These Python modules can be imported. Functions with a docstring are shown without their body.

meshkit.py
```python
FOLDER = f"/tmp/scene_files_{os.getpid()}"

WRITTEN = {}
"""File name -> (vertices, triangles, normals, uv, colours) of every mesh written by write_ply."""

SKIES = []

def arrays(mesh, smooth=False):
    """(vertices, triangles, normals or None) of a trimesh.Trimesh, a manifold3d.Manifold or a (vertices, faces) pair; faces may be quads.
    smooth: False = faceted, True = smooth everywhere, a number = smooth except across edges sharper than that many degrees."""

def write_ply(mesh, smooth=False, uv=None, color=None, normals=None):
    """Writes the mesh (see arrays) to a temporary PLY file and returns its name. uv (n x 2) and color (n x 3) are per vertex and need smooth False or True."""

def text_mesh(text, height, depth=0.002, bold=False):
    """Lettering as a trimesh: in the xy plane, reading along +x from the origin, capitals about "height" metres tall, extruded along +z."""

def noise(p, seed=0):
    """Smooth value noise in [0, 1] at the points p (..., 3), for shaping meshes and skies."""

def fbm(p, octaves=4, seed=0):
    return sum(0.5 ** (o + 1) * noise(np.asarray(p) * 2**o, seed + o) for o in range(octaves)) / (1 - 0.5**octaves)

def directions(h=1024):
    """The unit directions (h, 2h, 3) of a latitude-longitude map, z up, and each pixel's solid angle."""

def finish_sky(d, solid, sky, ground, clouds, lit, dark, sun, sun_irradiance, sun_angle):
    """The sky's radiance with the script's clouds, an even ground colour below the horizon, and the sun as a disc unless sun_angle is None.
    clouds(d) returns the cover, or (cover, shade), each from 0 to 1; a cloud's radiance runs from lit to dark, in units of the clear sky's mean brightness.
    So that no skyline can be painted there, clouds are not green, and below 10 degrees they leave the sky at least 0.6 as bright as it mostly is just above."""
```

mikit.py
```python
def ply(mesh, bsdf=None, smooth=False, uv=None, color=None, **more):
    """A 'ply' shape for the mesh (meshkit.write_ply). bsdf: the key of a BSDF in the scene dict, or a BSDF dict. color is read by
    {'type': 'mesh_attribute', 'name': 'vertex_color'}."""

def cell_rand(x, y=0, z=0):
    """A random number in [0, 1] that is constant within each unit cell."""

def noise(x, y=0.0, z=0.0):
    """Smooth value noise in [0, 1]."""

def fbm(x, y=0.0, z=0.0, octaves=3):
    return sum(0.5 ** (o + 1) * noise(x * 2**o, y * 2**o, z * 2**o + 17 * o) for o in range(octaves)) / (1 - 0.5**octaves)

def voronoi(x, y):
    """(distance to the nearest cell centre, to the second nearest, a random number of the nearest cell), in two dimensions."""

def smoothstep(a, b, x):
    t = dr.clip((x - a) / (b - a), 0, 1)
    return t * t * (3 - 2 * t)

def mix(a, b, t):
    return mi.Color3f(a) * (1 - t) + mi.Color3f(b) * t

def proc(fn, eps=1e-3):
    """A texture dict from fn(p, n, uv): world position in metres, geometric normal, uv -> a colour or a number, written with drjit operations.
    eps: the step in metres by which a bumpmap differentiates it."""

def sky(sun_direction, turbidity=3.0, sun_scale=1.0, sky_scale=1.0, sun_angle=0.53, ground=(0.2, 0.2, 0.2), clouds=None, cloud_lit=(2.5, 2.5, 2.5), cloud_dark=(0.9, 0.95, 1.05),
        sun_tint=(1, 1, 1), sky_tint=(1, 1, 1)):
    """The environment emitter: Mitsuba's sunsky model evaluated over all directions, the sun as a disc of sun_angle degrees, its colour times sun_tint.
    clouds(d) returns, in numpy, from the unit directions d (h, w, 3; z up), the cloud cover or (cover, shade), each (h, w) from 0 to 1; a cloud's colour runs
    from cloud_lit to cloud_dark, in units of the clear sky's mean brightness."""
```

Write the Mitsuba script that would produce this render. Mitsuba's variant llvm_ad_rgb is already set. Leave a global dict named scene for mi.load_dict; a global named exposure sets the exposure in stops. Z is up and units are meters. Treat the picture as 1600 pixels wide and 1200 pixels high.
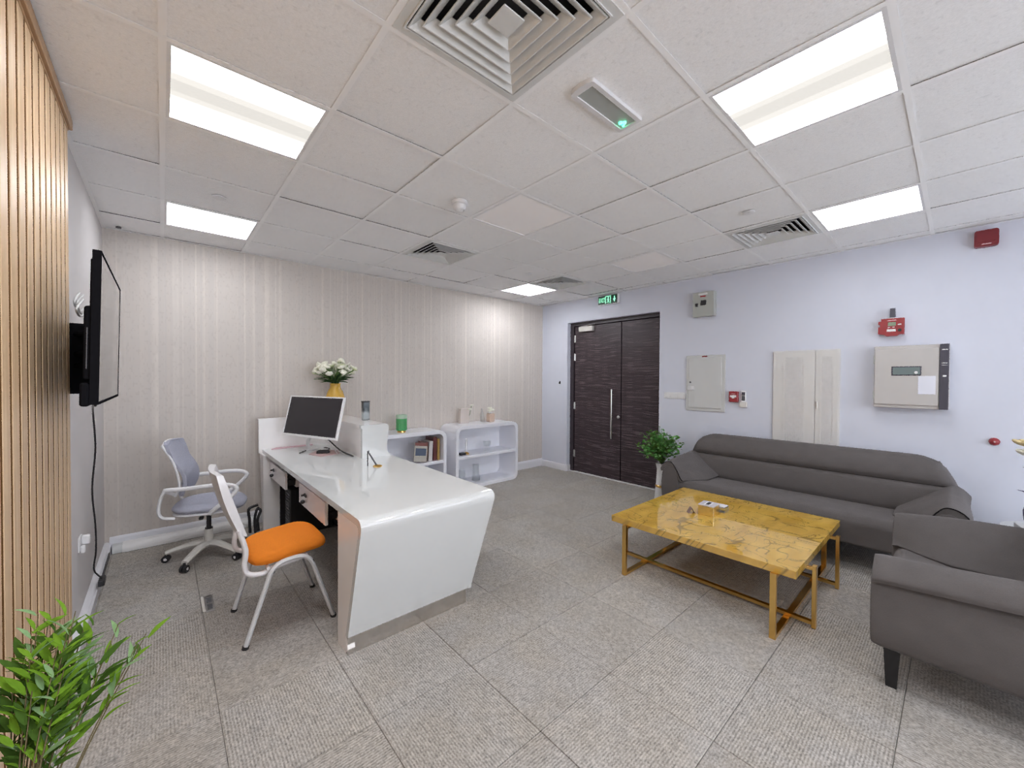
import math, random
import numpy as np
import trimesh, manifold3d as m3
import mitsuba as mi
import drjit as dr
import mikit, meshkit
from mikit import ply, proc, noise, fbm, cell_rand, smoothstep, mix
from shapely.geometry import Polygon, Point, box as sbox
from shapely import affinity

T = mi.ScalarTransform4f
PI = math.pi
rnd = random.Random(7)
nrs = np.random.RandomState(11)
scene, labels = {'type': 'scene'}, {}

# ------------------------------------------------------------------ camera, light level
EYE = np.array([0.0, 0.0, 1.51])
FWD = np.array([0.66261946, 0.74882726, -0.01389955])
UPV = np.array([0.00471747, 0.01438526, 0.9998854])
scene['camera'] = {'type': 'perspective', 'fov': 2 * math.degrees(math.atan(800 / 617.6)), 'fov_axis': 'x', 'near_clip': 0.02,
                   'to_world': T().look_at(origin=EYE.tolist(), target=(EYE + FWD).tolist(), up=UPV.tolist())}
exposure = 1.04
LAMP = 11.5            # radiance of the bright bands of a lit ceiling panel
LAMP_TINT = (0.965, 0.99, 1.035)
LAMP_MID = 0.375        # radiance of the dim strip between the tubes
scene['fill_daylight'] = {'type': 'constant', 'radiance': {'type': 'rgb', 'value': [1.75, 1.85, 2.05]}}   # fill light entering by the added window behind the camera

# ------------------------------------------------------------------ room dimensions
CEIL = 2.763
XL, XR, YB, YR = -0.375, 4.95, 4.80, -2.6
GX, GY, G = 0.006, 1.966, 0.6      # ceiling grid origin and pitch

# ------------------------------------------------------------------ materials
def mat(name, d, two=True):
    scene['mat_' + name] = {'type': 'twosided', 'bsdf': d} if two else d
    return 'mat_' + name
def rgb(*c): return {'type': 'rgb', 'value': list(c)}
def diffuse(name, c): return mat(name, {'type': 'diffuse', 'reflectance': c if isinstance(c, dict) else rgb(*c)})
def prin(name, c, rough=0.5, metal=0.0, spec=0.5, **k):
    return mat(name, {'type': 'principled', 'base_color': c if isinstance(c, dict) else rgb(*c), 'roughness': rough, 'metallic': metal, 'specular': spec, **k})
def gloss(name, c, ior=1.5): return mat(name, {'type': 'plastic', 'diffuse_reflectance': c if isinstance(c, dict) else rgb(*c), 'int_ior': ior})
def rplastic(name, c, alpha=0.1, ior=1.5): return mat(name, {'type': 'roughplastic', 'diffuse_reflectance': c if isinstance(c, dict) else rgb(*c), 'alpha': alpha, 'int_ior': ior})
def glass(name, ior=1.5, tint=None):
    d = {'type': 'dielectric', 'int_ior': ior}
    if tint: d['specular_transmittance'] = rgb(*tint)
    return mat(name, d, False)
V3 = mi.Color3f

def carpet_fn(p, n, uv):
    tx, ty = (p.x - 0.185) / 0.511, (p.y - 0.15) / 0.508
    ix, iy = dr.floor(tx), dr.floor(ty)
    r = cell_rand(ix, iy, 3)
    turn = cell_rand(ix, iy, 9) > 0.5
    a = dr.select(turn, p.x, p.y)
    b = dr.select(turn, p.y, p.x)
    rib = 0.5 + 0.5 * dr.sin(a * (2 * PI / 0.0122) + 1.2 * noise(b * 60, a * 20))
    speck = noise(a * 210, b * 150, 3.0)
    speck2 = noise(p.x * 75, p.y * 75, 8.0)
    amp = 0.10 + 0.34 * cell_rand(ix, iy, 5)
    v = 1.0 + amp * (rib - 0.5) + 0.54 * (speck - 0.5) + 0.26 * (speck2 - 0.5)
    v *= 0.95 + 0.10 * r
    v *= 0.94 + 0.12 * fbm(p.x * 1.7, p.y * 1.7, 1.0)
    big = smoothstep(0.2, 0.8, fbm(p.x * 6, p.y * 6, 4.0))
    return mix((0.345, 0.318, 0.285), (0.358, 0.338, 0.316), big) * v
M_CARPET = diffuse('carpet', proc(carpet_fn))

def ceil_fn(p, n, uv):
    s = noise(p.x * 160, p.y * 160, 2.0)
    s2 = noise(p.x * 330, p.y * 330, 5.0)
    pit = smoothstep(0.80, 0.92, noise(p.x * 90, p.y * 90, 9.0))
    v = 0.95 + 0.06 * (s - 0.5) + 0.06 * (s2 - 0.5) - 0.07 * pit
    r = cell_rand(dr.floor((p.x - GX) / G), dr.floor((p.y - GY) / G), 4)
    return V3(0.905, 0.905, 0.905) * v * (0.98 + 0.035 * r)
M_CEIL = diffuse('ceiling_tile', proc(ceil_fn))
M_GRID = diffuse('ceiling_grid', (0.90, 0.90, 0.90))
M_WEB = diffuse('grid_web', (0.16, 0.16, 0.16))
M_PLAINCEIL = diffuse('ceiling_plain', (0.80, 0.795, 0.795))

def paper_fn(p, n, uv):
    w = p.x + 0.004 * (noise(p.x * 12, p.z * 3) - 0.5)
    f = noise(w * 46, 0.5, 1.0) * 0.5 + noise(w * 110, 0.5, 7.0) * 0.3 + noise(w * 23, p.z * 0.15, 3.0) * 0.2
    line = smoothstep(0.60, 0.85, noise(w * 62, 0.3, 12.0)) * (0.55 + 0.6 * noise(w * 30, p.z * 16, 2.0))
    dash = smoothstep(0.62, 0.9, noise(w * 90, p.z * 45, 4.0))
    v = 0.93 + 0.13 * (f - 0.5)
    c = mix((0.735, 0.680, 0.635), (0.695, 0.630, 0.575), f) * v
    return c + V3(0.085, 0.08, 0.07) * line + V3(-0.035, -0.035, -0.035) * dash
M_PAPER = mat('wallpaper', {'type': 'roughplastic', 'diffuse_reflectance': proc(paper_fn), 'alpha': 0.35, 'int_ior': 1.35})

def paint_fn(p, n, uv):
    v = 0.985 + 0.03 * fbm(p.x * 3, p.y * 3, p.z * 3)
    return V3(0.630, 0.652, 0.735) * v
M_PAINT = diffuse('wall_paint', proc(paint_fn))
def paint2_fn(p, n, uv):
    v = 0.985 + 0.03 * fbm(p.x * 3, p.y * 3, p.z * 3)
    return V3(0.60, 0.575, 0.57) * v
M_PAINT2 = diffuse('wall_paint_warm', proc(paint2_fn))
M_SKIRT = rplastic('skirting_white', (0.76, 0.76, 0.80), 0.15)
M_TRUNK = rplastic('trunking_white', (0.80, 0.79, 0.78), 0.2)

def slat_fn(p, n, uv):
    r = cell_rand(dr.floor(p.y / 0.1017 + 0.37), 1, 2)
    g = fbm(p.y * 60 + r * 40, p.z * 2.2 + r * 9, p.x * 60)
    fine = noise(p.y * 420, p.z * 9, p.x * 420)
    v = 0.90 + 0.16 * g + 0.08 * (fine - 0.5) + 0.06 * (r - 0.5)
    return mix((0.68, 0.46, 0.27), (0.77, 0.56, 0.355), g) * v
M_SLAT = mat('slat_wood', {'type': 'roughplastic', 'diffuse_reflectance': proc(slat_fn), 'alpha': 0.19, 'int_ior': 1.38})
M_SLATBACK = diffuse('slat_backing', (0.14, 0.070, 0.028))
M_CORNICE = rplastic('cornice_wood', (0.44, 0.26, 0.13), 0.2)

def door_fn(p, n, uv):
    g = fbm(p.z * 95, p.y * 4.5, 1.0)
    g2 = noise(p.z * 260, p.y * 14, 4.0)
    pale = smoothstep(0.60, 0.86, noise(p.z * 120 + 5 * noise(p.y * 3, p.z * 2), p.y * 7, 9.0))
    v = 0.55 + 0.8 * g + 0.35 * (g2 - 0.5)
    return V3(0.052, 0.036, 0.042) * v + V3(0.055, 0.042, 0.045) * pale
M_DOOR = mat('door_wood', {'type': 'roughplastic', 'diffuse_reflectance': proc(door_fn), 'alpha': 0.22, 'int_ior': 1.45})
M_DOORFRAME = rplastic('door_frame', (0.040, 0.030, 0.036), 0.2)

M_WHITEGLOSS = gloss('white_gloss', (0.64, 0.655, 0.65), 1.62)
M_WHITESATIN = rplastic('white_satin', (0.84, 0.815, 0.80), 0.1)
M_ENDWHITE = rplastic('end_panel_white', (0.90, 0.865, 0.85), 0.1)
M_SHELF = rplastic('shelf_white', (0.84, 0.85, 0.90), 0.08)
M_PINKWHITE = rplastic('drawer_white', (0.86, 0.82, 0.81), 0.1)
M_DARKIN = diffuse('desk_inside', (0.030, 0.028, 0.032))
def chrome_fn(p, n, uv): return 0.004 * noise(p.x * 18, p.z * 30, 1.0) * (1 - smoothstep(0.78, 0.95, p.x)) + 0.0004 * noise(p.x * 9, p.z * 9, 5.0)
M_CHROMEPLATE = mat('plinth_chrome', {'type': 'bumpmap', 'arbitrary': proc(chrome_fn, 2e-3), 'scale': 1.0, 'bsdf': {'type': 'roughconductor', 'specular_reflectance': rgb(0.68, 0.66, 0.64), 'alpha': 0.02}})
M_CHROME = prin('chrome', (0.78, 0.78, 0.78), 0.14, 1.0)
M_STEEL = prin('steel', (0.62, 0.61, 0.60), 0.28, 1.0)
M_GOLD = prin('gold_metal', (0.78, 0.50, 0.16), 0.16, 1.0)
def burl_fn(p, n, uv):
    x, y = p.x, p.y + 0.7 * p.z
    wx = x + 0.07 * noise(x * 7, y * 7, 1.0); wy = y + 0.07 * noise(x * 7, y * 7, 6.0)
    base = fbm(wx * 6, wy * 14, 2.0)
    c = mix((0.45, 0.25, 0.030), (0.66, 0.42, 0.08), base)
    n1 = noise(wx * 13, wy * 8, 3.0); n2 = noise(wx * 9, wy * 15, 11.0)
    v1 = (1 - smoothstep(0.0, 0.045, dr.abs(n1 - 0.5))) * smoothstep(0.36, 0.54, noise(wx * 11, wy * 9, 31.0))
    v2 = (1 - smoothstep(0.0, 0.040, dr.abs(n2 - 0.52))) * smoothstep(0.45, 0.62, noise(wx * 10, wy * 10, 21.0))
    v3 = (1 - smoothstep(0.0, 0.05, dr.abs(noise(wx * 22, wy * 12, 41.0) - 0.5))) * smoothstep(0.60, 0.75, noise(wx * 8, wy * 8, 51.0))
    v4 = (1 - smoothstep(0.0, 0.06, dr.abs(noise(wx * 34, wy * 20, 61.0) - 0.5))) * smoothstep(0.52, 0.68, noise(wx * 12, wy * 12, 71.0))
    return c * (1 - 0.5 * dr.maximum(dr.maximum(v1, v2), dr.maximum(v3, v4)))
M_BURL = gloss('burl_gold', proc(burl_fn), 2.1)

def fabric_fn(p, n, uv):
    s = noise(p.x * 520, p.y * 520, p.z * 520)
    s2 = fbm(p.x * 14, p.y * 14, p.z * 14)
    return V3(0.106, 0.097, 0.095) * (0.80 + 0.25 * s + 0.22 * s2)
M_FABRIC = mat('sofa_fabric', {'type': 'principled', 'base_color': proc(fabric_fn), 'roughness': 0.9, 'specular': 0.2, 'sheen': 0.25})
M_PIPING = diffuse('sofa_piping', (0.018, 0.017, 0.018))
M_BLACKLEG = rplastic('black_leg', (0.015, 0.015, 0.017), 0.2)
M_BLACK = rplastic('black_plastic', (0.020, 0.020, 0.023), 0.2)
M_BLACKGLOSS = gloss('screen_black', (0.013, 0.012, 0.015), 2.1)
M_SCREEN = rplastic('monitor_screen', (0.022, 0.019, 0.024), 0.18)
M_WHITEPL = rplastic('white_plastic', (0.78, 0.78, 0.79), 0.18)
M_CREAMPL = rplastic('cream_plastic', (0.72, 0.70, 0.655), 0.2)
M_WHITEMETAL = rplastic('white_powder', (0.74, 0.73, 0.745), 0.2)
def mesh_fn(p, n, uv):
    s = noise(p.x * 420, p.y * 420, p.z * 420)
    return V3(0.35, 0.36, 0.43) * (0.86 + 0.25 * s)
M_MESHGREY = mat('chair_mesh', {'type': 'principled', 'base_color': proc(mesh_fn), 'roughness': 0.8, 'specular': 0.2})
def orange_fn(p, n, uv):
    s = noise(p.x * 480, p.y * 480, p.z * 480)
    return V3(0.70, 0.20, 0.018) * (0.86 + 0.22 * s)
M_ORANGE = mat('orange_fabric', {'type': 'principled', 'base_color': proc(orange_fn), 'roughness': 0.8, 'specular': 0.2})
M_PINK = diffuse('pink_paper', (0.66, 0.47, 0.50))
M_PAD = diffuse('pink_pad', (0.60, 0.44, 0.43))
M_PAPERWHITE = diffuse('paper_white', (0.72, 0.73, 0.80))
M_YELLOW = rplastic('yellow_glaze', (0.62, 0.37, 0.055), 0.12)
M_BLOOM = diffuse('bloom_cream', (0.88, 0.88, 0.76))
M_BLOOM2 = diffuse('bloom_green', (0.62, 0.68, 0.42))
M_BLOOMYEL = diffuse('bloom_yellow', (0.70, 0.58, 0.33))
def leafmat(name, c, t): return mat(name, {'type': 'principledthin', 'base_color': rgb(*c), 'roughness': 0.45, 'diff_trans': t, 'spec_trans': 0.0, 'eta': 1.4}, False)
M_LEAFDK = leafmat('leaf_dark', (0.040, 0.085, 0.035), 0.4)
M_LEAF = leafmat('leaf_green', (0.085, 0.26, 0.060), 0.6)
M_LEAFLT = leafmat('leaf_light', (0.22, 0.44, 0.16), 0.6)
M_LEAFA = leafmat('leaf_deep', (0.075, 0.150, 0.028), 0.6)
M_LEAFB = leafmat('leaf_bright', (0.19, 0.36, 0.035), 0.6)
M_LEAFC = leafmat('leaf_pale', (0.26, 0.42, 0.20), 0.6)
M_LEAFPURPLE = leafmat('leaf_purple', (0.07, 0.06, 0.12), 0.3)
M_STEM = diffuse('stem', (0.16, 0.13, 0.07))
M_STEMG = diffuse('stem_green', (0.12, 0.2, 0.07))
M_GREENGLASS = rplastic('green_glass', (0.085, 0.36, 0.13), 0.06)
M_GREENPALE = rplastic('green_glass_rim', (0.45, 0.60, 0.46), 0.08)
M_GLASS = glass('clear_glass', 1.5, (0.955, 0.965, 0.965))
M_PANE = mat('added_window_pane', {'type': 'thindielectric', 'int_ior': 1.5}, False)
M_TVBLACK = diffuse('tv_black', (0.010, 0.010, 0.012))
M_TVGREY = rplastic('grey_plastic', (0.09, 0.09, 0.10), 0.25)
M_PANELGREY = rplastic('panel_grey', (0.63, 0.64, 0.635), 0.25)
M_PANELGREY2 = rplastic('panel_olive_grey', (0.47, 0.49, 0.46), 0.25)
M_CABWHITE = rplastic('cabinet_cream', (0.70, 0.685, 0.665), 0.25)
def perf_fn(p, n, uv):
    a, b = (p.y + p.z) / 0.0155, (p.y - p.z) / 0.0155
    d = dr.sqrt(dr.square(a - dr.floor(a) - 0.5) + dr.square(b - dr.floor(b) - 0.5))
    return mix((0.30, 0.30, 0.29), (0.68, 0.665, 0.65), smoothstep(0.20, 0.34, d))
M_PERF = mat('perforated_sheet', {'type': 'diffuse', 'reflectance': proc(perf_fn)})
M_BEIGEPANEL = rplastic('fire_panel_beige', (0.56, 0.535, 0.515), 0.3)
M_CHARCOAL = rplastic('charcoal_panel', (0.065, 0.063, 0.085), 0.25)
M_LCD = rplastic('lcd_window', (0.16, 0.21, 0.215), 0.06)
M_LCDGREEN = rplastic('lcd_green', (0.22, 0.27, 0.19), 0.1)
M_RED = rplastic('alarm_red', (0.30, 0.030, 0.036), 0.15)
M_REDDEEP = rplastic('alarm_dark_red', (0.19, 0.018, 0.026), 0.15)
M_WOODFLAT = rplastic('brown_wood', (0.22, 0.125, 0.07), 0.3)
M_TISSUE = mat('mirror_gold_box', {'type': 'roughconductor', 'specular_reflectance': rgb(0.86, 0.76, 0.56), 'alpha': 0.06})
M_TISSUETOP = rplastic('box_top_grey', (0.55, 0.53, 0.56), 0.06)
M_BROWNCARD = rplastic('brown_card', (0.26, 0.16, 0.12), 0.2)
M_TAN = rplastic('tan_jar', (0.66, 0.50, 0.40), 0.2)
M_PALEPEACH = rplastic('pale_peach', (0.70, 0.62, 0.57), 0.3)
M_SILVERGLASS = mat('smoked_glass', {'type': 'principled', 'base_color': proc(lambda p, n, uv: mix((0.04, 0.05, 0.055), (0.42, 0.46, 0.47), smoothstep(0.35, 0.75, noise(p.x * 30 + p.y * 25, p.z * 16, 2.0)))), 'roughness': 0.12, 'metallic': 0.3, 'specular': 0.6})
M_LAMPLENS = diffuse('lamp_lens', (0.12, 0.12, 0.12))
M_TUBEDIFF = diffuse('unlit_diffuser', (0.96, 0.935, 0.925))
M_LENS = rplastic('emergency_lens', (0.42, 0.45, 0.43), 0.2)
M_DUCTDARK = diffuse('duct_dark', (0.055, 0.055, 0.06))
M_DIFFWHITE = rplastic('diffuser_white', (0.76, 0.775, 0.765), 0.3)
M_DARKGREEN = rplastic('sign_green', (0.004, 0.045, 0.022), 0.2)

# ------------------------------------------------------------------ mesh helpers
cat = trimesh.util.concatenate
def numbered(k):
    if k not in scene and k not in labels: return k
    i = 1
    while f'{k}_{i:03d}' in scene or f'{k}_{i:03d}' in labels: i += 1
    return f'{k}_{i:03d}'
def thing(name, label, category, group=None, kind=None):
    k = numbered(name)
    d = {'label': label}
    if category: d['category'] = category
    if group: d['group'] = group
    if kind: d['kind'] = kind
    labels[k] = d
    return k
def obj(name, mesh, m, parent=None, smooth=False, label=None, kind=None, **more):
    k = numbered((parent + '__' if parent else '') + name)
    scene[k] = ply(mesh, m, smooth=smooth, **more)
    d = {}
    if label: d['label'] = label
    if kind: d['kind'] = kind
    if d: labels[k] = d
    return k
def solo(name, mesh, m, label, category, group=None, smooth=False, **more):
    k = thing(name, label, category, group)
    scene[k] = ply(mesh, m, smooth=smooth, **more)
    return k
def struct(name, mesh, m, label, smooth=False):
    scene[name] = ply(mesh, m, smooth=smooth)
    labels[name] = {'label': label, 'kind': 'structure'}
    return name

def box(x0, x1, y0, y1, z0, z1):
    b = trimesh.creation.box((abs(x1 - x0), abs(y1 - y0), abs(z1 - z0)))
    b.apply_translation(((x0 + x1) / 2, (y0 + y1) / 2, (z0 + z1) / 2))
    return b
def tm(man):
    m = man.to_mesh()
    return trimesh.Trimesh(m.vert_properties[:, :3], m.tri_verts, process=False)
def rbox(x0, x1, y0, y1, z0, z1, r=0.01, seg=12):
    x0, x1 = min(x0, x1), max(x0, x1); y0, y1 = min(y0, y1), max(y0, y1); z0, z1 = min(z0, z1), max(z0, z1)
    r = min(r, (x1 - x0) / 2.02, (y1 - y0) / 2.02, (z1 - z0) / 2.02)
    s = m3.Manifold.sphere(r, seg)
    ms = [s.translate((x, y, z)) for x in (x0 + r, x1 - r) for y in (y0 + r, y1 - r) for z in (z0 + r, z1 - r)]
    return tm(m3.Manifold.batch_hull(ms))
def cbox(x0, x1, y0, y1, z0, z1, c=0.003):
    """box with chamfered edges (cheap)"""
    x0, x1 = min(x0, x1), max(x0, x1); y0, y1 = min(y0, y1), max(y0, y1); z0, z1 = min(z0, z1), max(z0, z1)
    pts = []
    for x, sx in ((x0, 1), (x1, -1)):
        for y, sy in ((y0, 1), (y1, -1)):
            for z, sz in ((z0, 1), (z1, -1)):
                pts += [(x + sx * c, y + sy * c, z), (x + sx * c, y, z + sz * c), (x, y + sy * c, z + sz * c)]
    return trimesh.convex.convex_hull(np.array(pts))
def loft(secs, closed=True, cap=True):
    secs = np.asarray(secs, float)
    n, k = secs.shape[:2]
    v = secs.reshape(-1, 3)
    f = []
    for i in range(n - 1):
        for j in range(k if closed else k - 1):
            a, b = i * k + j, i * k + (j + 1) % k
            f += [(a, b, b + k), (a, b + k, a + k)]
    v = list(v)
    if cap:
        for i, flip in ((0, True), (n - 1, False)):
            c = len(v); v.append(secs[i].mean(0))
            for j in range(k):
                a, b = i * k + j, i * k + (j + 1) % k
                f.append((c, b, a) if flip else (c, a, b))
    m = trimesh.Trimesh(np.array(v), np.array(f), process=False)
    if cap and closed and m.volume < 0: m.invert()
    return m
def frames(path, closed=False):
    p = np.asarray(path, float)
    t = np.gradient(p, axis=0) if not closed else (np.roll(p, -1, 0) - np.roll(p, 1, 0))
    t /= np.linalg.norm(t, axis=1, keepdims=True) + 1e-12
    a = np.array([0, 0, 1.0]) if abs(t[0][2]) < 0.9 else np.array([1.0, 0, 0])
    u = np.cross(t[0], a); u /= np.linalg.norm(u)
    us, vs = [], []
    for i in range(len(p)):
        u = u - t[i] * (u @ t[i]); u /= np.linalg.norm(u) + 1e-12
        us.append(u); vs.append(np.cross(t[i], u))
    return p, np.array(us), np.array(vs)
def tube(path, r, k=10, cap=True, flat=1.0):
    p, u, v = frames(path)
    r = np.broadcast_to(np.asarray(r, float), (len(p),))
    a = np.linspace(0, 2 * PI, k, endpoint=False)
    secs = p[:, None] + r[:, None, None] * (np.cos(a)[None, :, None] * u[:, None] + flat * np.sin(a)[None, :, None] * v[:, None])
    return loft(secs, True, cap)
def smoothpath(pts, n=8, sharp=0.5):
    """Catmull-Rom through the points"""
    p = np.asarray(pts, float)
    q = np.vstack([2 * p[0] - p[1], p, 2 * p[-1] - p[-2]])
    out = []
    for i in range(1, len(q) - 2):
        for s in np.linspace(0, 1, n, endpoint=False):
            a, b, c, d = q[i - 1], q[i], q[i + 1], q[i + 2]
            out.append(0.5 * ((2 * b) + (-a + c) * s + (2 * a - 5 * b + 4 * c - d) * s * s + (-a + 3 * b - 3 * c + d) * s ** 3))
    out.append(p[-1])
    return np.array(out)
def fillet(pts, r=0.05, n=6):
    """polyline with rounded corners"""
    p = [np.asarray(x, float) for x in pts]
    out = [p[0]]
    for i in range(1, len(p) - 1):
        a, b, c = p[i - 1], p[i], p[i + 1]
        d1, d2 = a - b, c - b
        l = min(r, 0.45 * np.linalg.norm(d1), 0.45 * np.linalg.norm(d2))
        s, e = b + d1 / np.linalg.norm(d1) * l, b + d2 / np.linalg.norm(d2) * l
        for t in np.linspace(0, 1, n): out.append((1 - t) ** 2 * s + 2 * t * (1 - t) * b + t * t * e)
    out.append(p[-1])
    return np.array(out)
def lathe(prof, at=(0, 0, 0), n=28):
    m = trimesh.creation.revolve(np.array(prof, float), sections=n)
    if m.volume < 0: m.invert()
    m.apply_translation(at)
    return m
def cyl(p0, p1, r, n=20):
    return trimesh.creation.cylinder(radius=r, segment=[p0, p1], sections=n)
def prism(poly, d0, d1, axis='x'):
    """polygon in the plane across the axis, extruded from d0 to d1. axis x: (y,z); y: (x,z); z: (x,y)"""
    if not isinstance(poly, Polygon): poly = Polygon(poly)
    m = trimesh.creation.extrude_polygon(poly, d1 - d0, engine='earcut')
    v = m.vertices.copy(); h = v[:, 2] + d0
    if axis == 'x': nv = np.stack([h, v[:, 0], v[:, 1]], 1)
    elif axis == 'y': nv = np.stack([v[:, 0], h, v[:, 1]], 1)
    else: nv = np.stack([v[:, 0], v[:, 1], h], 1)
    m = trimesh.Trimesh(nv, m.faces, process=False)
    if m.volume < 0: m.invert()
    return m
def rrect(x0, x1, y0, y1, r): return sbox(x0 + r, y0 + r, x1 - r, y1 - r).buffer(r, quad_segs=6)
def xf(m, M):
    m = m.copy(); m.apply_transform(M); return m
def rotz(a, c=(0, 0, 0)): return trimesh.transformations.rotation_matrix(a, (0, 0, 1), c)
def rot(a, ax, c=(0, 0, 0)): return trimesh.transformations.rotation_matrix(a, ax, c)
def move(m, *t): m = m.copy(); m.apply_translation(t); return m
def refine(m, l):
    v, f = trimesh.remesh.subdivide_to_size(m.vertices, m.faces, l)
    m = trimesh.Trimesh(v, f); return m

# ================================================================== THE ROOM
floor = struct('floor', box(XL - 0.15, XR + 0.2, YR - 0.1, YB + 0.15, -0.12, -0.008), M_CARPET, 'grey-beige ribbed carpet tile floor')
TX0, TY0, TPX, TPY = 0.185, 0.15, 0.511, 0.508
rnt = random.Random(3)
for a in range(-2, 10):
    for b in range(-2, 10):
        x0, x1 = max(TX0 + a * TPX, XL), min(TX0 + (a + 1) * TPX, XR + 0.14)
        y0, y1 = max(TY0 + b * TPY, YR), min(TY0 + (b + 1) * TPY, YB)
        if x1 - x0 < 0.03 or y1 - y0 < 0.03: continue
        g = 0.0011
        t = cbox(x0 + g, x1 - g, y0 + g, y1 - g, -0.008, 0.0 + rnt.uniform(-0.0006, 0.0006), 0.0018)
        obj('carpet_tile', t, M_CARPET, floor)
obj('carpet_tile', box(XL, XR, YR, TY0 - 2 * TPY - 0.001, -0.008, 0), M_CARPET, floor)

wl = struct('wall_left', box(XL - 0.12, XL, YR - 0.12, YB + 0.12, -0.1, CEIL + 0.25), M_PAINT2, 'plain off-white wall on the left with the television')
wb = struct('wall_back', box(XL, XR, YB, YB + 0.12, -0.1, CEIL + 0.25), M_PAPER, 'beige wallpapered wall with fine vertical streaks')
DY0, DY1, DZ = 2.64, 4.235, 2.415
wr = struct('wall_right', cat([box(XR, XR + 0.2, DY1, YB + 0.12, -0.1, CEIL + 0.25), box(XR, XR + 0.2, YR - 0.12, DY0, -0.1, CEIL + 0.25), box(XR, XR + 0.2, DY0, DY1, DZ, CEIL + 0.25)]),
            M_PAINT, 'white painted wall with the dark double door')
WX0, WX1, WZ0, WZ1 = XL + 0.25, XR - 0.25, 0.35, 2.60  # opening for an unseen window, added to let fill light in
struct('wall_rear', cat([box(XL - 0.12, WX0, YR - 0.12, YR, -0.1, CEIL + 0.25), box(WX1, XR + 0.2, YR - 0.12, YR, -0.1, CEIL + 0.25), box(WX0, WX1, YR - 0.12, YR, -0.1, WZ0), box(WX0, WX1, YR - 0.12, YR, WZ1, CEIL + 0.25)]), M_PAINT, 'white wall behind the camera with an opening added for fill light')
wx = np.linspace(WX0, WX1, 5)
w1 = struct('window_1', cat([box(a - .025, a + .025, YR - .08, YR - .02, WZ0, WZ1) for a in wx] + [box(WX0, WX1, YR - .08, YR - .02, z - .025, z + .025) for z in (WZ0 + .025, WZ1 - .025)]), M_SKIRT, 'wide unseen window added behind the camera to brighten the room')  # added window, lets the fill light reach ceiling and walls
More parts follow.
